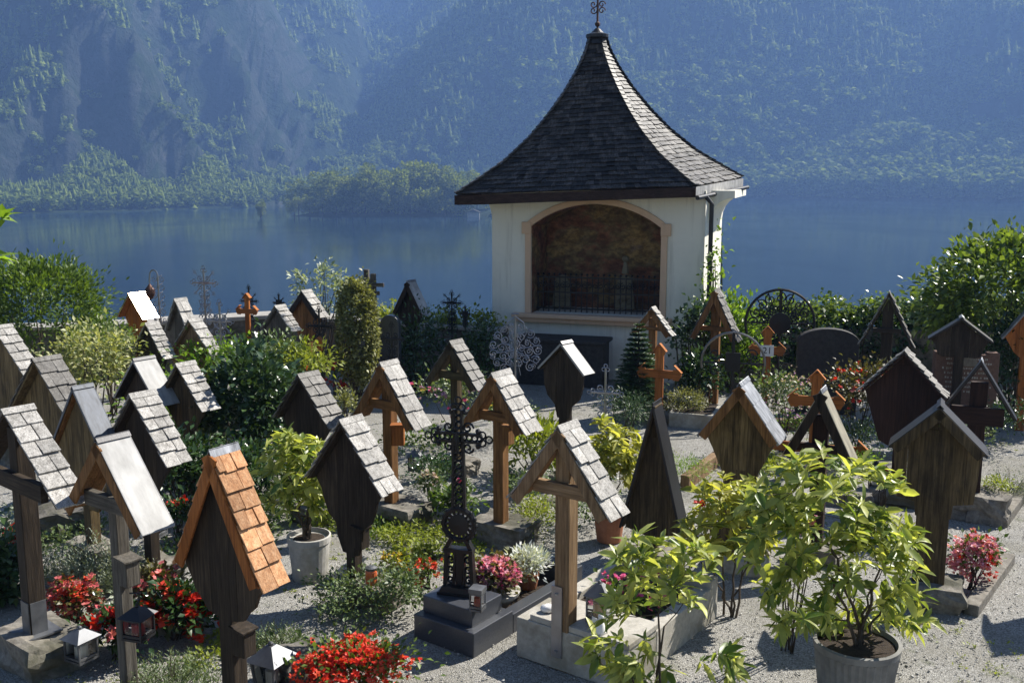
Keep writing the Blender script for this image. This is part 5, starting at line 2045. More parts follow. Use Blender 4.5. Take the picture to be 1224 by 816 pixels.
def rosette_shrub(t, c, rad, n_ros, mat, L=0.13, asp=0.34, per=(7, 12), low=-0.35, shell=0.8, base=(0, 0, 0), stem_r=0.008, droop=0.22, part='foliage', layers=1, seedq=None):
    """whorls of long leaves at the twig tips"""
    q = unit(R_.normal(0, 1, (n_ros * 4, 3)))
    q = q[q[:, 2] > low][:n_ros]
    rr_ = shell + (1 - shell) * R_.uniform(-1.6, 1, (len(q), 1))
    ctr = np.array(c) + q * np.array(rad) * rr_
    if seedq is not None:
        ctr = np.concatenate([ctr, np.array(seedq)])
    Ps, Ds, Ls = [], [], []
    for i, p in enumerate(ctr):
        ax = Vector(p - np.array(c) * 1.0)
        ax = (Vector((ax.x / rad[0], ax.y / rad[1], ax.z / rad[2])) + Vector((0, 0, 0.7))).normalized()
        a = ax.orthogonal().normalized()
        b2 = ax.cross(a)
        m = R_.integers(*per)
        for j in range(m):
            w = 2 * pi * j / m + R_.uniform(-0.35, 0.35)
            tl = R_.uniform(0.10, 0.85)
            d = (a * cos(w) + b2 * sin(w)) * 1.0 + ax * tl
            Ps.append(np.array(Vector(p) + ax * R_.uniform(-0.05, 0.02)))
            Ds.append(np.array(d))
            Ls.append(L * R_.uniform(0.40, 1.3))
    P, D, Ln = np.array(Ps), np.array(Ds), np.array(Ls)
    keep = P[:, 2] > 0.02
    P, D, Ln = P[keep], D[keep], Ln[keep]
    v, f = leaf_fine(P, D, Ln, Ln * asp * R_.uniform(0.7, 1.25, len(P)), droop, 0.16)
    mesh_np(part, v, f, mat, t, smooth=True)
    trunks(t, ctr, base, stem_r)
    return ctr


def blooms(t, pts, size, mat, part='blossoms', petals=5, up=0.6):
    Ps, Ds, Ls = [], [], []
    for p in pts:
        ax = Vector((R_.normal(0, 0.6), R_.normal(-0.35, 0.6), up + abs(R_.normal(0, 0.5)))).normalized()
        a = ax.orthogonal().normalized()
        b2 = ax.cross(a)
        s = size * R_.uniform(0.7, 1.25)
        for j in range(petals):
            w = 2 * pi * j / petals + R_.uniform(-0.2, 0.2)
            d = a * cos(w) + b2 * sin(w) + ax * 0.25
            Ps.append(p)
            Ds.append(np.array(d))
            Ls.append(s)
    P, D, Ln = np.array(Ps), np.array(Ds), np.array(Ls)
    v, f = leaf_arrays(P, D, Ln, Ln * 0.95, 0.05, 0.05)
    return mesh_np(part, v, f, mat, t)


def flower_bed(name, label, c, r_px, depth, n_leaf, leaf, mleaf, flowers, cat='flowers', clumps=24, group='flower clumps on the graves', ry=None, lift=0.0, pot=None, low=-0.2, asp=0.6):
    """flowers: list of (material, count, size)"""
    p, k = root_of(c[0], c[1], depth)
    t = thing(name, label, cat, (p.x, p.y, lift), 0, group)
    l = p - Vector((p.x, p.y, lift))
    rx, rz = r_px[0] / k, r_px[1] / k
    ry = rx * 0.8 if ry is None else ry
    P, d, q = clumped(l, (rx, ry, rz), n_leaf, clumps, 0.28, 0.7, low)
    d[:, 2] += 0.2
    keep = P[:, 2] > 0.01
    P, d = P[keep], d[keep]
    L = leaf * R_.uniform(0.65, 1.25, len(P))
    v, f = leaf_arrays(P, d + R_.normal(0, 0.4, d.shape), L, L * asp, 0.15)
    mesh_np('foliage', v, f, mleaf, t)
    stems(t, q[:10], (l.x, l.y, 0.0), r=0.006)
    for i, (m, cnt, size) in enumerate(flowers):
        qq = unit(R_.normal(0, 1, (cnt * 4, 3)))
        qq = qq[qq[:, 2] > -0.15][:cnt]
        # blossoms gather in heads
        heads = unit(R_.normal(0, 1, (max(4, cnt // 7), 3)) + np.array([0, -0.3, 0.5]))
        hsel = heads[R_.integers(0, len(heads), cnt)]
        hsel = hsel + R_.normal(0, 0.17, (cnt, 3))
        pts = np.array(l) + hsel * np.array((rx, ry, rz)) * R_.uniform(0.85, 1.08, (cnt, 1))
        pts = pts[pts[:, 2] > 0.03]
        blooms(t, pts, size, m)
    return t, l, (rx, ry, rz)


def blades(t, c, rad, n, hgt, mat, lean=0.35, wid=0.006, part='foliage', segs=True):
    """upright narrow leaves"""
    a = R_.uniform(0, 2 * pi, n)
    r = np.sqrt(R_.uniform(0, 1, n))
    P = np.stack([c[0] + rad[0] * r * np.cos(a), c[1] + rad[1] * r * np.sin(a), np.full(n, c[2])], axis=1)
    D = np.stack([np.cos(a) * r * lean, np.sin(a) * r * lean, np.ones(n)], axis=1) + R_.normal(0, 0.22, (n, 3))
    L = hgt * R_.uniform(0.5, 1.15, n) * (1.1 - 0.35 * r)
    v, f = leaf_arrays(P, D, L, np.full(n, wid) * R_.uniform(0.7, 1.4, n), 0.1, 0.1)
    return mesh_np(part, v, f, mat, t)


def herb(label, c, r_px, depth, mat, n=260, sprig=10, name='herb_bush', cat='herbs', group='herb clumps on the graves', leaf=0.022):
    """rosemary or lavender: upright sprigs set with narrow leaves"""
    p, k = root_of(c[0], c[1], depth)
    t = thing(name, label, cat, (p.x, p.y, 0), 0, group)
    rx, top = r_px[0] / k, p.z + r_px[1] / k
    Ps, Ds, tips = [], [], []
    for i in range(n):
        a, r = R_.uniform(0, 2 * pi), sqrt(R_.uniform(0, 1))
        b0 = np.array([rx * r * cos(a) * 0.75, rx * 0.75 * r * sin(a) * 0.75, 0.0])
        h = top * R_.uniform(0.55, 1.1) * (1.05 - 0.4 * r)
        d = np.array([cos(a) * r * 0.5, sin(a) * r * 0.5, 1.0]) + R_.normal(0, 0.16, 3)
        d /= np.linalg.norm(d)
        tips.append(b0 + d * h)
        for j in range(sprig):
            tt = 0.25 + 0.75 * j / sprig
            w = j * 2.4
            Ps.append(b0 + d * h * tt)
            Ds.append(d * 0.9 + np.array([cos(w), sin(w), 0.0]) * 0.8)
    P, D = np.array(Ps), np.array(Ds)
    L = leaf * R_.uniform(0.7, 1.4, len(P))
    v, f = leaf_arrays(P, D, L, L * 0.28, 0.05)
    mesh_np('foliage', v, f, mat, t)
    stems(t, [tips[i] for i in range(0, len(tips), max(1, len(tips) // 24))], (0, 0, 0), r=0.004, bend=0.1)
    return t


def conifer(label, top, depth, rad, mat, name='young_spruce', n_tier=17, twig=0.22):
    p = atd(top[0], top[1], depth)
    t = thing(name, label, 'conifer', (p.x, p.y, 0), 0, 'dwarf conifers')
    H = p.z
    Ps, Ds, Ls = [], [], []
    b = MB()
    b.tube([(0, 0, 0), (0, 0, H * 0.6), (0, 0, H)], [0.025, 0.015, 0.004], 6)
    for i in range(n_tier):
        tt = (i + 0.6) / n_tier
        z = H * (0.12 + 0.85 * tt)
        R0 = rad * (1 - tt) ** 0.85 + 0.03
        m = 9
        for j in range(m):
            w = 2 * pi * (j + R_.uniform(-0.3, 0.3)) / m + i
            tip = Vector((R0 * cos(w), R0 * sin(w), z + R0 * 0.10 - 0.25 * R0 * (1 - tt)))
            s = Vector((0, 0, z))
            b.tube([s, s.lerp(tip, 0.5) + Vector((0, 0, 0.02)), tip], [0.006, 0.004, 0.002], 4)
            for e in range(14):
                u_ = 0.15 + 0.85 * e / 13
                c0 = s.lerp(tip, u_)
                dr = (tip - s).normalized()
                sd = dr.cross(Vector((0, 0, 1)))
                for sg in (-1, 1, 0):
                    Ps.append(c0[:])
                    Ds.append((dr * 0.9 + sd * sg * 0.9 + Vector((0, 0, R_.uniform(-0.1, 0.4))))[:])
                    Ls.append(twig * (0.45 + 0.5 * (1 - u_)) * R_.uniform(0.6, 1.2) * (0.4 + 0.6 * (1 - tt)))
    b.build('trunk', M_BARK, t)
    P, D, L = np.array(Ps), np.array(Ds), np.array(Ls)
    v, f = leaf_arrays(P, D, L, np.full(len(L), 0.022), 0.0, 0.1)
    mesh_np('needles', v, f, mat, t)
    return t


def creeper(name, label, cat, pts, n, leaf, mat, sig, kind=None, part='foliage', stem_pts=None, down=0.2, front=-0.6):
    """leaves hung along a line of (x,y,z) points with a spread sig=(x,y,z)"""
    pts = [Vector(p) for p in pts]
    seg = [(b - a).length for a, b in zip(pts, pts[1:])]
    tot = sum(seg)
    o0 = Vector((pts[0].x, pts[0].y, 0))
    t = thing(name, label, cat, o0, 0, None, kind)
    cs = []
    nc = max(20, n // 28)
    for i in range(nc):
        s = R_.uniform(0, tot)
        for a, b, l in zip(pts, pts[1:], seg):
            if s <= l:
                cs.append(a.lerp(b, s / l) - o0)
                break
            s -= l
        else:
            cs.append(pts[-1] - o0)
    C = np.array([c[:] for c in cs]) + R_.normal(0, 1, (len(cs), 3)) * np.array(sig)
    idx = R_.integers(0, len(C), n)
    P = C[idx] + R_.normal(0, 0.085, (n, 3))
    D = R_.normal(0, 0.7, (n, 3)) + np.array([0, front, 0.25 - down])
    keep = P[:, 2] > 0.03
    P, D = P[keep], D[keep]
    L = leaf * R_.uniform(0.6, 1.3, len(P))
    v, f = leaf_arrays(P, D, L, L * 0.8, 0.2)
    mesh_np(part, v, f, mat, t)
    b = MB()
    for i in range(0, len(C), max(1, len(C) // 30)):
        c = Vector(C[i])
        b.tube([(c.x + 0.1, c.y + 0.05, 0), (c.x + 0.05, c.y, c.z * 0.5), c], [0.012, 0.009, 0.004], 5)
    b.build('stem', M_BARK, t)
    return t


# leaf colours
ML_BUSH = leafmat('leaf_bush', (0.045, 0.085, 0.016), (0.13, 0.19, 0.04), 0.45)
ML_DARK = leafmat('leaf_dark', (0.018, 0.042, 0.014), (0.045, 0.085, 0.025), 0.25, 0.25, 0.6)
ML_GLOSS = leafmat('leaf_gloss', (0.025, 0.055, 0.02), (0.06, 0.10, 0.035), 0.22, 0.30, 0.6)
ML_YEL = leafmat('leaf_yellow', (0.075, 0.135, 0.025), (0.50, 0.51, 0.17), 0.5, 0.38, 0.45)  # tint range holds sunlit pale and shaded green, light put into the colour
ML_YEL2 = leafmat('leaf_yellow_pale', (0.16, 0.19, 0.03), (0.50, 0.48, 0.14), 0.5, 0.4)
ML_VAR = leafmat('leaf_variegated', (0.10, 0.14, 0.04), (0.48, 0.47, 0.25), 0.4, 0.45)
ML_PALE = leafmat('leaf_silver', (0.10, 0.14, 0.08), (0.42, 0.46, 0.36), 0.3, 0.5)
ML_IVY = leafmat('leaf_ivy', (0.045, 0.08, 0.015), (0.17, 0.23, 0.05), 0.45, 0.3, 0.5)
ML_LIME = leafmat('leaf_lime', (0.13, 0.17, 0.02), (0.28, 0.31, 0.05), 0.45)
ML_BRIGHT = leafmat('leaf_bright', (0.07, 0.14, 0.02), (0.20, 0.30, 0.05), 0.55)
ML_HERB = leafmat('leaf_herb', (0.06, 0.10, 0.035), (0.15, 0.19, 0.08), 0.3)
ML_LAV = leafmat('leaf_lavender', (0.13, 0.16, 0.12), (0.26, 0.29, 0.22), 0.3)
ML_SILVER = leafmat('leaf_dusty', (0.42, 0.45, 0.43), (0.66, 0.68, 0.66), 0.25, 0.7)
ML_BRONZE = leafmat('leaf_bronze', (0.06, 0.045, 0.02), (0.11, 0.11, 0.03), 0.3)
ML_PINE = leafmat('needle', (0.02, 0.05, 0.02), (0.06, 0.10, 0.035), 0.2)
ML_OLIVE = leafmat('leaf_olive', (0.12, 0.13, 0.05), (0.26, 0.26, 0.11), 0.35)
MF_RED = leafmat('petal_red', (0.55, 0.018, 0.010), (0.80, 0.055, 0.025), 0.35, 0.5, 0.3)
MF_SCAR = leafmat('petal_scarlet', (0.72, 0.06, 0.03), (0.85, 0.14, 0.07), 0.35, 0.5, 0.3)
MF_ROSE = leafmat('petal_rose', (0.60, 0.10, 0.12), (0.80, 0.28, 0.26), 0.35, 0.5, 0.3)
MF_PINK = leafmat('petal_pink', (0.72, 0.20, 0.33), (0.85, 0.45, 0.55), 0.35, 0.5, 0.3)
MF_MAG = leafmat('petal_magenta', (0.55, 0.05, 0.20), (0.75, 0.12, 0.32), 0.35, 0.5, 0.3)
MF_LILAC = leafmat('petal_lilac', (0.45, 0.22, 0.48), (0.65, 0.42, 0.62), 0.35, 0.5, 0.3)
MF_CREAM = leafmat('petal_blush', (0.70, 0.52, 0.46), (0.82, 0.68, 0.60), 0.35, 0.5, 0.3)
MF_YEL = leafmat('petal_yellow', (0.75, 0.50, 0.04), (0.85, 0.62, 0.10), 0.35, 0.5, 0.3)

# ---- back row, left
bush('round_bush', 'big round green bush with upright sprays at the far left before the lake', (48, 372), (74, 58), 15.0, 10500, 0.09, ML_BUSH, clumps=110, sig=0.14, shell=0.85, asp=0.4, spread=0.3, up=0.35)
bush('variegated_shrub', 'bushy cream variegated shrub between the big round bush and the white roof', (112, 432), (50, 42), 12.4, 2600, 0.075, ML_VAR, clumps=60, sig=0.2)
bush('leafy_shrub', 'green shrub climbing round the overgrown shingled marker', (205, 500), (56, 50), 11.2, 2600, 0.085, ML_BRIGHT, clumps=50, sig=0.22)
bush('leafy_shrub', 'green undergrowth between the white roof and the pale wooden board marker', (255, 440), (45, 30), 12.8, 1500, 0.08, ML_BRIGHT, clumps=36)
bush('holly_shrub', 'large dense dark shrub with shining leaves behind the yellow potted shrub', (300, 490), (52, 70), 10.9, 4200, 0.095, ML_GLOSS, clumps=80, sig=0.18, shell=0.85, asp=0.6)
bush('whitebeam_shrub', 'loose shrub with silvery white leaves rising above the parapet', (383, 350), (34, 34), 16.0, 620, 0.105, ML_PALE, clumps=26, sig=0.16, shell=0.85, asp=0.42, nst=24)
bush('ivy_column', 'tall column clad in small pale ivy, left of the grey timber crosses', (427, 398), (23, 60), 14.4, 9000, 0.055, ML_OLIVE, cat='ivy column', clumps=200, sig=0.10, shell=0.96, low=-1.0, asp=0.8)
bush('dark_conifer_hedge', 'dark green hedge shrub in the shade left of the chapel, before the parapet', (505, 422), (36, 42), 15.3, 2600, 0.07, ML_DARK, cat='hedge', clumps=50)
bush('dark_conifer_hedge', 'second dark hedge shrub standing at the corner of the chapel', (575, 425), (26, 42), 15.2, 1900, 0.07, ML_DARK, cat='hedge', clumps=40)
bush('low_shrub', 'low shrub of fine leaves beneath the grey pale shingled back marker', (330, 425), (36, 26), 13.4, 1400, 0.07, ML_HERB, clumps=30)
bush('low_shrub', 'lime green low shrub between the thin black cross and the ivy column', (360, 432), (34, 20), 13.2, 1100, 0.07, ML_LIME, clumps=26)
bush('low_shrub', 'dark leafy shrub below the dark shingled markers at the left', (215, 565), (46, 40), 9.6, 1700, 0.085, ML_DARK, clumps=36)
bush('low_shrub', 'shaded green shrub behind the pot with the yellow shrub', (300, 560), (52, 34), 9.9, 1700, 0.08, ML_DARK, clumps=36)
bush('low_shrub', 'green shrub among the small markers below the glaring roof', (130, 400), (30, 18), 14.0, 800, 0.07, ML_BUSH, clumps=20)
creeper('wall_ivy', 'bright green ivy draped over the parapet coping left of the chapel', 'ivy', [at(432, 372, 1.0), at(520, 380, 1.0), at(592, 386, 1.0)], 1900, 0.075, ML_LIME, (0.1, 0.10, 0.07))
# ---- middle rows
flower_bed('begonia_bed', 'red begonias in the middle distance before the ivy column', (398, 450), (30, 14), 14.6, 300, 0.05, ML_BUSH, [(MF_RED, 70, 0.045)])
flower_bed('mixed_flowers', 'shaded bed of violet and pink flowers beneath the curved shingle cross', (548, 470), (48, 26), 12.4, 1100, 0.06, ML_HERB, [(MF_LILAC, 26, 0.04), (MF_MAG, 22, 0.04), (MF_YEL, 18, 0.035)])
flower_bed('mixed_flowers', 'pale pink flowers on a tuft behind the black iron cross', (516, 580), (16, 17), 9.7, 280, 0.05, ML_HERB, [(MF_CREAM, 36, 0.022)])
flower_bed('mixed_flowers', 'single magenta cluster right of the black iron cross shaft', (552, 583), (10, 10), 9.5, 120, 0.045, ML_HERB, [(MF_MAG, 34, 0.028)])
bush('low_shrub', 'grey green round shrub between two golden crosses in the middle', (412, 485), (15, 16), 11.8, 500, 0.05, ML_OLIVE, clumps=16)
bush('laurel_shrub', 'yellow green leafy shrub behind the slim dark board marker', (640, 530), (36, 24), 11.0, 900, 0.11, ML_LIME, clumps=26, asp=0.36)
bush('laurel_shrub', 'green leafy plant near the stone foot of the golden cross at centre', (548, 600), (30, 14), 9.4, 420, 0.08, ML_BUSH, clumps=16)
bush('dwarf_pine', 'dwarf dark pine in shade in front of the young spruce', (748, 492), (28, 22), 12.4, 1700, 0.06, ML_PINE, cat='conifer', clumps=30, asp=0.16)
conifer('young spruce with pale leading shoot beside the small reddish cross', (764, 383), 13.7, 0.40, ML_PINE)
bush('box_shrub', 'clipped round box bush in the pale stone trough', (820, 482), (25, 16), 13.55, 2600, 0.032, ML_OLIVE, clumps=70, sig=0.16, shell=0.85, asp=0.5, stem=False)
bush('cherry_laurel', 'tall bright green shrub with upright leaves behind the iron hoop', (868, 415), (44, 62), 15.7, 2400, 0.12, ML_BRIGHT, clumps=56, sig=0.2, up=0.5, asp=0.4, ry=0.3)
bush('cherry_laurel', 'dark green shrub at the foot of the steep golden marker', (838, 446), (30, 24), 14.2, 900, 0.10, ML_DARK, clumps=24)
flower_bed('mixed_flowers', 'bed of lilac and blush flowers behind the board with the ribbed metal roof', (938, 476), (36, 27), 12.0, 1100, 0.055, ML_HERB, [(MF_LILAC, 50, 0.026), (MF_CREAM, 110, 0.018)])
flower_bed('rose_bush', 'rose bush with bronze leaves and red blooms before the broad dark headstone', (1030, 470), (34, 42), 12.0, 1300, 0.06, ML_BRONZE, [(MF_RED, 24, 0.045), (MF_ROSE, 30, 0.035)])
# ivy on the right wall and the big bush
creeper('ivy_hedge', 'thick sunlit ivy hedge covering the low wall right of the chapel', 'ivy hedge', [at(872, 385, 0.95), at(1010, 378, 0.98), at(1160, 378, 1.0), at(1300, 384, 1.0)], 15000, 0.085, ML_IVY, (0.1, 0.16, 0.13), down=0.1)
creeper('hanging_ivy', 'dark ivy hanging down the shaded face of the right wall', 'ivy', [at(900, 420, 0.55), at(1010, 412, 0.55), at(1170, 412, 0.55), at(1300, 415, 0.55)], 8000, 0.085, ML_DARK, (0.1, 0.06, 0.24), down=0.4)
bush('large_bush', 'large light green bush spreading in from the right edge above the wall', (1215, 352), (98, 66), 14.6, 9000, 0.125, ML_IVY, clumps=110, sig=0.17, shell=0.85)
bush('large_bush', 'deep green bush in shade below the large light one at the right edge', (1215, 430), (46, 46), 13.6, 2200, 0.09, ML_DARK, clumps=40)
# climbing vine on the chapel corner
pv = [atd(846, 400, 15.9), atd(850, 340, 15.85), atd(858, 300, 15.85), atd(862, 268, 15.85)]
creeper('climbing_vine', 'thin vine climbing beside the chapel downpipe', 'vine', pv, 260, 0.075, ML_BRIGHT, (0.07, 0.04, 0.05))
creeper('climbing_vine', 'ivy tangle at the foot of the chapel corner', 'vine', [atd(812, 400, 15.3), atd(845, 372, 15.4), atd(860, 395, 15.5)], 700, 0.085, ML_GLOSS, (0.14, 0.08, 0.14))
# ---- yellow laurels in pots
p = at(728, 645)
k = ppm(p)
t = thing('potted_laurel', 'yellow green shrub in a terracotta pot left of the tall triangular board', 'potted shrub', (p.x, p.y, 0))
b = MB()
b.lathe([(0.001, 0), (0.115, 0), (0.15, 0.27), (0.165, 0.28), (0.168, 0.33), (0.15, 0.335), (0.14, 0.30), (0.001, 0.29)], 24)
b.build('pot', M_TERRA, t, smooth=False)
rosette_shrub(t, (0.02, 0, 0.78), (0.30, 0.28, 0.42), 85, ML_YEL2, L=0.11, base=(0, 0, 0.3), asp=0.4)
p = at(371, 690)
t = thing('potted_shrub', 'yellow green shrub in a tall grey pot on the gravel at left centre', 'potted shrub', (p.x, p.y, 0))
b = MB()
b.lathe([(0.001, 0), (0.145, 0), (0.150, 0.03), (0.175, 0.32), (0.185, 0.33), (0.187, 0.385), (0.172, 0.39), (0.165, 0.355), (0.001, 0.345)], 28)
b.build('pot', M_POT_GREY, t, bevel=0.003)
b = MB()
b.lathe([(0.001, 0.358), (0.163, 0.352)], 18)
b.build('soil', M_SOIL, t)
rosette_shrub(t, (-0.10, 0.02, 0.86), (0.33, 0.30, 0.46), 95, ML_YEL, L=0.12, asp=0.42, base=(0, 0, 0.35), stem_r=0.014, low=-0.6)
# big foreground potted shrub
p = at(1020, 838)
t = thing('potted_shrub', 'big yellow green shrub in a ribbed grey pot at the front right', 'potted shrub', (p.x, p.y, 0))
K = ppm(Vector((p.x, p.y, 0.4)))
Rm = 48 / K
H0 = atd(1020, 765, p.y).z
b = MB()
b.lathe([(0.001, 0), (Rm * 0.80, 0), (Rm * 0.98, H0 - 0.05)], 72, flute=0.05)
b.lathe([(Rm * 0.99, H0 - 0.05), (Rm * 1.04, H0 - 0.045), (Rm * 1.06, H0), (Rm * 0.97, H0 + 0.004), (Rm * 0.94, H0 - 0.03), (0.001, H0 - 0.035)], 48)
b.build('pot', plain('pot_shade_grey', (0.22, 0.215, 0.20), 0.8, 0.2, 0.25), t)  # darker copy of the pot grey, its shade put into the colour
b = MB()
b.lathe([(0.001, H0 - 0.022), (Rm * 0.94, H0 - 0.028)], 24)
b.build('soil', M_SOIL, t)
cc = atd(1008, 655, p.y) - Vector((p.x, p.y, 0))
blobs = [(985, 562, 52, 26), (918, 598, 30, 18), (1040, 588, 40, 32), (1000, 625, 66, 36), (925, 655, 44, 34), (1055, 690, 52, 34), (1085, 728, 38, 24), (965, 700, 52, 34), (1010, 735, 50, 18), (950, 745, 22, 10), (1070, 640, 30, 22)]
seeds = []
for (bx_, by_, rx_, rz_) in blobs:
    m_ = int(6 + rx_ * rz_ / 88)
    dd = R_.uniform(-0.32, 0.32)
    for q_ in range(m_):
        a_, r_ = R_.uniform(0, 6.28), sqrt(R_.uniform(0.15, 1))
        seeds.append(tuple(atd(bx_ + rx_ * r_ * cos(a_), by_ + rz_ * r_ * sin(a_), p.y + dd + R_.normal(0, 0.12)) - Vector((p.x, p.y, 0))))
rosette_shrub(t, cc, (108 / K, 0.46, 108 / K), 14, ML_YEL, L=0.118, asp=0.38, base=(0, 0, H0 - 0.03), stem_r=0.013, low=-0.3, shell=0.6, seedq=seeds)
# middle shrub and the one at the front
p = at(872, 735)
t = thing('laurel_shrub', 'pale yellow variegated shrub growing between the ribbed pot and the curved board', 'shrub', (p.x, p.y, 0))
K = ppm(Vector((p.x, p.y, 0.6)))
cc = atd(868, 628, p.y) - Vector((p.x, p.y, 0))
rosette_shrub(t, cc, (56 / K, 0.28, 66 / K), 90, ML_YEL2, L=0.125, asp=0.42, base=(0, 0, 0), stem_r=0.010, low=-0.7)
p = atd(790, 830, 5.15)
p.z = 0
t = thing('laurel_shrub', 'open stemmed yellow green shrub in the bottom foreground right of the concrete grave', 'shrub', (p.x, p.y, 0))
K = ppm(Vector((p.x, p.y, 0.8)))
cc = atd(785, 722, p.y) - Vector((p.x, p.y, 0))
top_pts = []
for (bx_, by_, rx_, rz_) in [(795, 655, 48, 22), (752, 678, 34, 20), (835, 672, 22, 24), (800, 700, 36, 18), (742, 778, 42, 26), (862, 786, 26, 12), (735, 728, 24, 14), (770, 800, 40, 14), (880, 800, 12, 8)]:
    dd = R_.uniform(-0.2, 0.2)
    for q_ in range(int(3 + rx_ * rz_ / 110)):
        a_, r_ = R_.uniform(0, 6.28), sqrt(R_.uniform(0.1, 1))
        top_pts.append(tuple(atd(bx_ + rx_ * r_ * cos(a_), by_ + rz_ * r_ * sin(a_), p.y + dd + R_.normal(0, 0.08)) - Vector((p.x, p.y, 0))))
rosette_shrub(t, cc, (60 / K, 0.2, 60 / K), 3, ML_YEL, L=0.118, asp=0.36, base=(0, 0, 0), stem_r=0.011, low=0.2, shell=0.6, seedq=top_pts)
# leafy branch reaching in at the upper left
p = atd(-330, 300, 3.6)
t = thing('leafy_shrub', 'bright leaf sprays reaching in at the upper left edge', 'shrub', (p.x, p.y, 0))
tips = [tuple(atd(px, py, 3.6 + dd) - Vector((p.x, p.y, 0))) for px, py, dd in ((2, 262, 0), (-4, 310, 0.05), (-20, 285, 0.1), (-45, 250, 0), (-60, 320, 0.2), (-80, 280, -0.1), (-15, 300, 0.0))]
Ps, Ds, Ls = [], [], []
for q in tips:
    for j in range(7):
        Ps.append(np.array(q))
        Ds.append(np.array([R_.normal(0.5, 0.6), R_.normal(0, 0.6), R_.normal(0.1, 0.4)]))
        Ls.append(R_.uniform(0.05, 0.10))
v, f = leaf_arrays(np.array(Ps), np.array(Ds), np.array(Ls), np.array(Ls) * 0.42, 0.2, 0.15)
mesh_np('foliage', v, f, ML_BRIGHT, t)
stems(t, tips, (-0.15, 0, 0.6), r=0.008, bend=0.05)
# ---- front left planting
flower_bed('begonia_bed', 'coral red begonias beside the bolted post at the left', (86, 716), (27, 21), 7.2, 700, 0.05, ML_BRONZE, [(MF_ROSE, 260, 0.030), (MF_SCAR, 90, 0.028)])
flower_bed('impatiens_bed', 'scarlet flowers with dark leaves left of the orange shingled marker', (212, 732), (42, 28), 6.95, 800, 0.07, ML_DARK, [(MF_RED, 46, 0.055), (MF_SCAR, 50, 0.052)])
flower_bed('impatiens_bed', 'coral flowers behind the hanging lantern', (180, 702), (34, 22), 7.4, 500, 0.06, ML_BRONZE, [(MF_ROSE, 110, 0.034)])
flower_bed('impatiens_bed', 'red flowers below the white roofed cross next to the zinc lantern', (140, 755), (34, 26), 6.65, 600, 0.06, ML_DARK, [(MF_RED, 60, 0.05), (MF_ROSE, 30, 0.045)])
flower_bed('impatiens_bed', 'scarlet flower tops behind the fresh cedar roof', (212, 612), (20, 14), 8.9, 300, 0.06, ML_DARK, [(MF_RED, 30, 0.05)])
flower_bed('impatiens_bed', 'dark red flowers in shade at the left edge', (22, 648), (24, 18), 8.35, 320, 0.06, ML_DARK, [(MF_RED, 40, 0.04)])
herb('feathery grey lavender clump behind the white roofed cross', (110, 668), (62, 36), 7.9, ML_LAV, 480, 14, leaf=0.03)
herb('green rosemary clump at the bottom edge left of the orange shingled marker', (205, 800), (60, 26), 6.1, ML_HERB, 420, 14)
herb('rosemary clump right of the orange shingled marker', (332, 764), (36, 24), 6.7, ML_HERB, 240, 12)
bush('ivy_mound', 'ivy mound spilling in at the lower left edge', (2, 700), (32, 66), 7.6, 1500, 0.07, ML_GLOSS, cat='ivy', clumps=36, asp=0.75)
bush('ivy_mound', 'leafy ground ivy round the coral begonias', (95, 752), (60, 16), 7.3, 800, 0.055, ML_GLOSS, cat='ivy', clumps=30, asp=0.75)
flower_bed('salvia_bed', 'dense scarlet flower mass at the bottom edge left of the granite grave', (424, 800), (60, 26), 6.1, 1300, 0.045, ML_BUSH, [(MF_SCAR, 420, 0.026), (MF_RED, 260, 0.026)])
bush('ground_cover_mound', 'green cushion plants around the foot of the silhouetted marker', (430, 710), (54, 28), 7.4, 2200, 0.035, ML_HERB, cat='ground cover', clumps=60, asp=0.6, stem=False)
bush('ground_cover_mound', 'low mound of green cushion plants beside the granite plinth', (480, 703), (24, 28), 7.3, 900, 0.035, ML_HERB, cat='ground cover', clumps=26, asp=0.6, stem=False)
flower_bed('mixed_flowers', 'small yellow flowers between the silhouetted marker and the granite grave', (478, 672), (20, 18), 8.0, 500, 0.04, ML_LIME, [(MF_YEL, 70, 0.020)])
flower_bed('salvia_bed', 'little red salvia tuft at the left of the black iron cross', (510, 686), (17, 16), 7.9, 260, 0.04, ML_BUSH, [(MF_SCAR, 90, 0.026)])
bush('low_shrub', 'yellow green plants behind the red salvia tuft', (520, 665), (26, 16), 8.5, 600, 0.05, ML_LIME, clumps=20)
# bowl of pink begonias, dusty miller
p = at(592, 722, 0.08)
t = thing('begonia_bowl', 'pink and red begonias in a round grey bowl inside the granite grave', 'flower bowl', (p.x, p.y, 0.075))
b = MB()
b.lathe([(0.001, 0), (0.10, 0), (0.19, 0.10), (0.20, 0.13), (0.185, 0.13), (0.001, 0.11)], 28)
b.build('bowl', M_POT_GREY, t)
P, d, q = clumped((0, 0, 0.24), (0.17, 0.17, 0.12), 700, 30, 0.28, 0.75, -0.3)
L = 0.05 * R_.uniform(0.7, 1.2, len(P))
v, f = leaf_arrays(P, d, L, L * 0.8, 0.15)
mesh_np('foliage', v, f, ML_BRONZE, t)
hq = unit(R_.normal(0, 1, (420, 3)))
hq = hq[hq[:, 2] > -0.2]
blooms(t, np.array((0, 0, 0.24)) + hq * np.array((0.19, 0.19, 0.14)), 0.026, MF_PINK)
hq = unit(R_.normal(0, 1, (160, 3)))
hq = hq[hq[:, 2] > -0.2]
blooms(t, np.array((0, 0, 0.24)) + hq * np.array((0.185, 0.185, 0.135)), 0.026, MF_MAG)
p = at(630, 700, 0.08)
t = thing('silver_ragwort', 'silver white foliage plant in a small terracotta pot behind the begonia bowl', 'potted plant', (p.x, p.y, 0.075))
b = MB()
b.lathe([(0.001, 0), (0.08, 0), (0.105, 0.12), (0.09, 0.12), (0.001, 0.10)], 20)
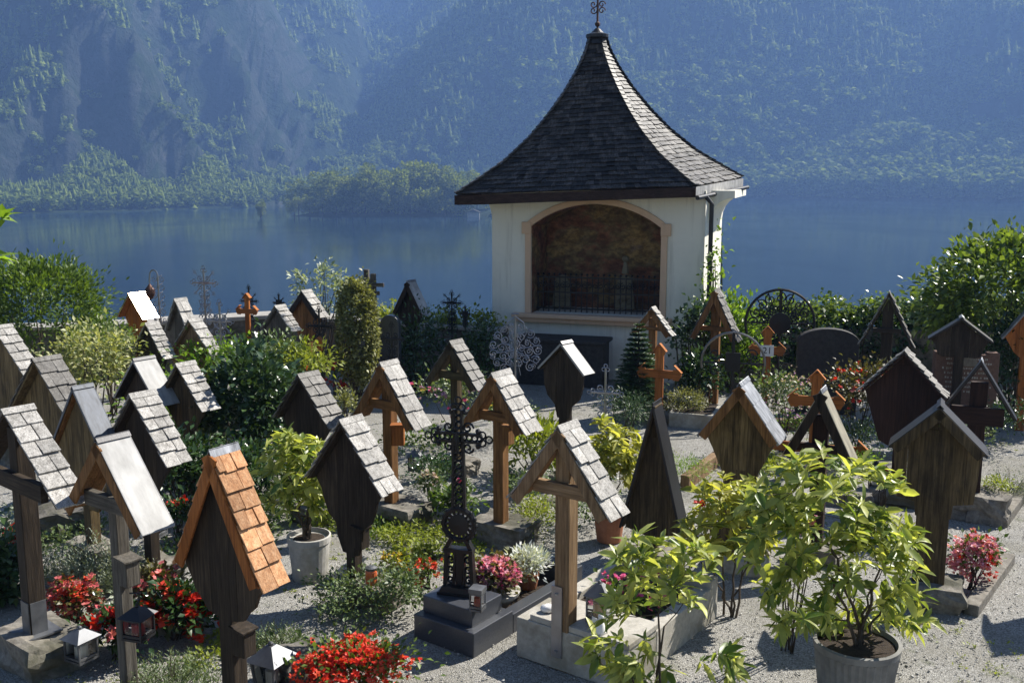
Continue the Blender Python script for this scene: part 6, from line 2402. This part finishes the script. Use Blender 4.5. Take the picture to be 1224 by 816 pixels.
b.build('pot', M_TERRA, t)
P, d, q = clumped((0, 0, 0.20), (0.17, 0.16, 0.11), 1100, 40, 0.25, 0.7, -0.2)
d[:, 2] += 0.5
L = 0.065 * R_.uniform(0.6, 1.2, len(P))
v, f = leaf_arrays(P, d + R_.normal(0, 0.3, d.shape), L, L * 0.28, 0.2)
mesh_np('foliage', v, f, ML_SILVER, t)
MN = MARKERS['n']
q = MN['loc'] + Rn @ Vector((0.12, 0.75, 0))
p_ = Vector((q.x, q.y, 0.22))
t = thing('cyclamen_flowers', 'magenta flowers in the soil of the pale concrete grave', 'flowers', p_)
P, d, qq = clumped((0, 0, 0.07), (0.22, 0.25, 0.07), 300, 16, 0.3, 0.7, 0.0)
L = 0.05 * R_.uniform(0.7, 1.2, len(P))
v, f = leaf_arrays(P, d, L, L * 0.8, 0.15)
mesh_np('foliage', v, f, ML_BUSH, t)
blooms(t, np.stack([R_.uniform(-0.22, 0.22, 60), R_.uniform(-0.3, 0.25, 60), R_.uniform(0.08, 0.17, 60)], axis=1), 0.03, MF_MAG)
# planted ground at the lower left and in the middle rows
for i, (lab, c, r, d, m) in enumerate((
        ('leafy green mat round the foot of the bolted post', (60, 745), (44, 12), 7.4, ML_HERB),
        ('silver leaved mat between lavender and hanging lantern', (150, 690), (40, 12), 8.0, ML_LAV),
        ('dark green mat behind the fresh cedar roofed marker', (225, 660), (40, 14), 8.6, ML_GLOSS),
        ('bright green mat right of the rosemary at the bottom edge', (262, 775), (30, 10), 6.8, ML_LIME),
        ('green mat before the shaded boulder on the left', (95, 640), (46, 14), 8.9, ML_HERB),
        ('grey green mat along the left edge of the gravel', (25, 620), (40, 14), 9.3, ML_LAV),
        ('green mat at the foot of the golden cross with the orange box', (455, 622), (26, 8), 9.4, ML_BUSH),
        ('low leafy mat right of the black iron cross foot', (545, 645), (34, 10), 8.9, ML_LIME),
        ('dark creeping mat behind the shaded stone kerb', (700, 600), (40, 10), 9.4, ML_HERB),
        ('low green mat before the broad headstone', (960, 508), (50, 8), 12.0, ML_BUSH),
        ('green mat in front of the reddish headstone', (1140, 520), (50, 10), 11.6, ML_HERB),
        ('leafy mat behind the maroon A frame', (1010, 545), (30, 8), 11.0, ML_BRIGHT),
        ('shaded green mat between the golden crosses in the middle', (520, 560), (30, 12), 10.2, ML_DARK),
        ('dark leafy mat before the second hedge shrub', (600, 490), (40, 10), 12.6, ML_HERB),
        ('green mat behind the silhouetted marker', (420, 560), (40, 12), 10.4, ML_BUSH),
        ('dark mat left of the grey pot on the gravel', (300, 640), (30, 10), 9.0, ML_HERB),
        ('leafy cushion plants between the grey pot and the dark shrub', (335, 600), (34, 16), 9.6, ML_BUSH),
        ('green cushion plants left of the silhouetted marker', (395, 620), (24, 9), 9.3, ML_LIME),
        ('leafy border plants right of the golden cross at centre', (625, 575), (34, 14), 10.0, ML_HERB),
        ('dark border plants behind the terracotta pot', (695, 575), (34, 16), 10.4, ML_GLOSS),
        ('green border plants in front of the curved shingle cross', (500, 525), (44, 14), 10.9, ML_BUSH),
        ('bright border plants before the small dark shingled marker', (375, 545), (30, 14), 10.6, ML_BRIGHT),
        ('silvery border plants left of the new timber edging', (785, 575), (24, 12), 10.3, ML_LAV),
        ('dark border plants under the rose bush', (1040, 520), (40, 14), 11.6, ML_GLOSS),
        ('green plants under the large bush near the orange board', (1205, 500), (40, 18), 12.2, ML_DARK),
        ('pale green mat right of the ribbed roof marker', (930, 560), (22, 8), 10.6, ML_LIME))):
    bush('ground_cover_mound', lab, c, r, d, 900, 0.045, m, cat='ground cover', clumps=36, stem=False, ry=0.4, asp=0.55)
# right side
flower_bed('hydrangea', 'pale pink hydrangea heads between the two yellow green shrubs', (948, 622), (18, 13), 6.75, 160, 0.07, ML_BUSH, [(MF_PINK, 160, 0.022)])
flower_bed('begonia_bed', 'pink and red begonias by the kerb right of the large board marker', (1164, 666), (26, 25), 7.85, 420, 0.05, ML_BUSH, [(MF_PINK, 300, 0.029), (MF_RED, 36, 0.027)])
bush('ground_cover_mound', 'yellow stonecrop mound behind the big potted shrub', (1060, 632), (26, 18), 8.7, 900, 0.03, ML_LIME, cat='ground cover', clumps=30, stem=False)
herb('grey lavender clump at the right edge before the maroon cross', (1206, 566), (28, 10), 10.2, ML_LAV, 200, 10)
bush('ground_cover_mound', 'yellow stonecrop mound at the right edge near the boulder', (1192, 580), (16, 10), 9.7, 500, 0.03, ML_LIME, cat='ground cover', clumps=20, stem=False)
flower_bed('begonia_bed', 'red begonia cluster beside the dark lantern near the maroon board', (1057, 575), (8, 13), 9.5, 80, 0.05, ML_BUSH, [(MF_RED, 40, 0.03)])
flower_bed('mixed_flowers', 'scarlet specks under the tall triangular board', (848, 606), (16, 10), 9.2, 160, 0.05, ML_BUSH, [(MF_RED, 16, 0.035)])
bush('ground_cover_mound', 'lime yellow stonecrop carpet between the golden cross and the front cross', (640, 612), (28, 13), 9.2, 1500, 0.03, ML_LIME, cat='ground cover', clumps=50, stem=False, ry=0.35)
bush('ground_cover_mound', 'green mat along the gravel left of the golden cross foot', (492, 636), (40, 9), 9.0, 1200, 0.035, ML_LIME, cat='ground cover', clumps=40, stem=False, ry=0.25)
bush('ground_cover_mound', 'strip of lawn behind the new timber edging', (822, 556), (24, 7), 10.8, 900, 0.05, ML_BRIGHT, cat='ground cover', clumps=40, stem=False, ry=0.4, asp=0.15)


# weeds and grass tufts in the gravel
def weeds(n):
    Ps, Ds, Ls = [], [], []
    made = 0
    while made < n:
        x, y = R_.uniform(-5.5, 6.5), R_.uniform(4.5, 14.5)
        if mnoise.noise(Vector((x * 0.55 + 9, y * 0.55, 2))) + R_.uniform(-0.25, 0.25) < 0.18:
            continue
        made += 1
        m = R_.integers(4, 16)
        for j in range(m):
            a = R_.uniform(0, 6.28)
            Ps.append((x + R_.normal(0, 0.025), y + R_.normal(0, 0.025), 0.0))
            Ds.append((cos(a), sin(a), R_.uniform(0.3, 1.6)))
            Ls.append(R_.uniform(0.012, 0.04))
    P, D, L = np.array(Ps), np.array(Ds), np.array(Ls)
    v, f = leaf_arrays(P, D, L, L * 0.35, 0.2)
    return mesh_np('grass_weeds', v, f, ML_LIME)


tag(weeds(1500), 'small grass tufts and weeds growing through the gravel', 'weeds', kind='stuff')


# loose larger stones of the gravel
def pebbles(n):
    V, Fc = [], []
    tv_, tf_ = [], []
    bm = bmesh.new()
    bmesh.ops.create_icosphere(bm, subdivisions=1, radius=1)
    tv_ = np.array([q.co[:] for q in bm.verts])
    tf_ = np.array([[q.index for q in f.verts] for f in bm.faces])
    bm.free()
    y = 4.3 + (R_.uniform(0, 1, n) ** 1.7) * 8
    x = R_.uniform(-0.62, 0.66, n) * y
    s = R_.uniform(0.003, 0.008, n) * (1 + 0.8 * (R_.uniform(0, 1, n) > 0.96))
    a = R_.uniform(0, 6.28, n)
    sc = np.stack([s * R_.uniform(0.8, 1.4, n), s * R_.uniform(0.8, 1.3, n), s * R_.uniform(0.45, 0.8, n)], axis=1)
    q = tv_[None] * sc[:, None] * (1 + R_.normal(0, 0.12, (n, len(tv_), 1)))
    c_, s_ = np.cos(a)[:, None], np.sin(a)[:, None]
    xx = q[:, :, 0] * c_ - q[:, :, 1] * s_ + x[:, None]
    yy = q[:, :, 0] * s_ + q[:, :, 1] * c_ + y[:, None]
    zz = q[:, :, 2] + 0.006
    v = np.stack([xx, yy, zz], axis=-1).reshape(-1, 3)
    f = (tf_[None] + (np.arange(n) * len(tv_))[:, None, None]).reshape(-1, 3)
    m, nt, N, L, P = nodes_of('pebble')
    r = ramp(N, [(0, (0.15, 0.143, 0.13)), (0.6, (0.34, 0.328, 0.30)), (1, (0.56, 0.545, 0.51))])
    L.new(island(N), r.inputs[0])
    L.new(r.outputs[0], P.inputs['Base Color'])
    P.inputs['Roughness'].default_value = 0.85
    return mesh_np('gravel', v, f, m)


tag(pebbles(26000), 'loose grey gravel stones on the paths', 'gravel', kind='stuff')

# ------------------------------------------------------------------ wooded point on the far shore
M_TR = leafmat('far_tree_leaf', (0.07, 0.10, 0.02), (0.22, 0.25, 0.07), 0.5, 0.8, 0.1)
pp = MB()
PEN = []
for i in range(33):
    px = 338 + 245 * i / 32
    e = atd(px, 258 - 2 * sin(i * 0.9), 575)
    PEN.append(e)
n = len(PEN)
vs, fs = [], []
for j, (dy, dz) in enumerate(((-4, -1.0), (0, 0.2), (12, 1.5), (50, 5), (120, 4), (180, -2))):
    for i, e in enumerate(PEN):
        tap = sin(pi * min(1, max(0, i / 6)) / 2) if i < 6 else 1
        vs.append((e.x + (dy * 0.15), 583 + dy * (0.5 + 0.5 * tap), LAKE_Z + dz * tap - (0.6 if i == 0 else 0)))
for j in range(5):
    for i in range(n - 1):
        fs.append((j * n + i, j * n + i + 1, (j + 1) * n + i + 1, (j + 1) * n + i))
o = mesh_np('shore_land', vs, fs, mt.data.materials[0], smooth=True)
tag(o, 'low tongue of wooded land reaching into the lake', 'land', kind='structure')


def far_tree(x, y, h, wr, label, seed, name='far_tree'):
    rg = np.random.default_rng(seed)
    t = thing(name, label, 'tree', (x, y, LAKE_Z + 0.4), 0, 'trees on the wooded point')
    b = MB()
    b.tube([(0, 0, -2), (0.2, 0, h * 0.3), (0, 0, h * 0.75)], [0.5, 0.35, 0.1], 6)
    b.build('trunk', M_BARK, t)
    nc = 20
    q = unit(rg.normal(0, 1, (nc, 3)))
    q = q * rg.uniform(0.5, 0.95, (nc, 1))
    c = np.array([0, 0, h * 0.50]) + q * np.array([wr, wr, h * 0.46])
    n = 2400
    idx = rg.integers(0, nc, n)
    off = rg.normal(0, 1, (n, 3))
    P = c[idx] + unit(off) * (rg.uniform(0.75, 1.0, (n, 1)) * h * 0.125)
    D = off + np.array([0, 0, 0.3])
    L = rg.uniform(0.6, 1.3, n) * h * 0.05
    v, f = leaf_arrays(P, D, L, L * 0.8, 0.2)
    mesh_np('crown', v, f, M_TR, t)


rt = random.Random(9)
kinds = ['dense rounded tree on the wooded point across the lake', 'small shore tree at the tip of the wooded point', 'taller tree in the middle of the wooded point across the lake']
for i in range(26):
    u_ = i / 25
    px = 352 + 222 * u_ + rt.uniform(-4, 4)
    env = 0.55 + 0.45 * min(1, u_ / 0.25) * (1 if u_ < 0.8 else 1 - (u_ - 0.8) * 1.8)
    row = i % 2
    y = 588 + row * 18 + rt.uniform(-4, 8)
    e = atd(px, 258, y)
    h = (19 + 11 * rt.random() + row * 5) * env
    far_tree(e.x, y, h, h * rt.uniform(0.36, 0.5), kinds[1] if u_ < 0.16 else (kinds[2] if 0.3 < u_ < 0.62 else kinds[0]), 100 + i)
e = atd(312, 262, 560)
far_tree(e.x, 560, 10.5, 2.6, 'lone slim tree standing by itself at the water left of the wooded point', 300)

e = atd(566, 256, 578)
t = thing('boathouse', 'tiny pale boathouse at the water below the wooded point, beside the chapel eaves', 'boathouse', (e.x, 578, LAKE_Z))
b = MB()
b.box((0, 0, 1.2), (7, 4, 2.8))
b.build('wall', M_CONC, t)
b = MB()
b.prism([(-4, 2.58), (4, 2.58), (0, 4.4)], -2.5, 2.5)
b.build('roof', M_WOOD_GREY, t)
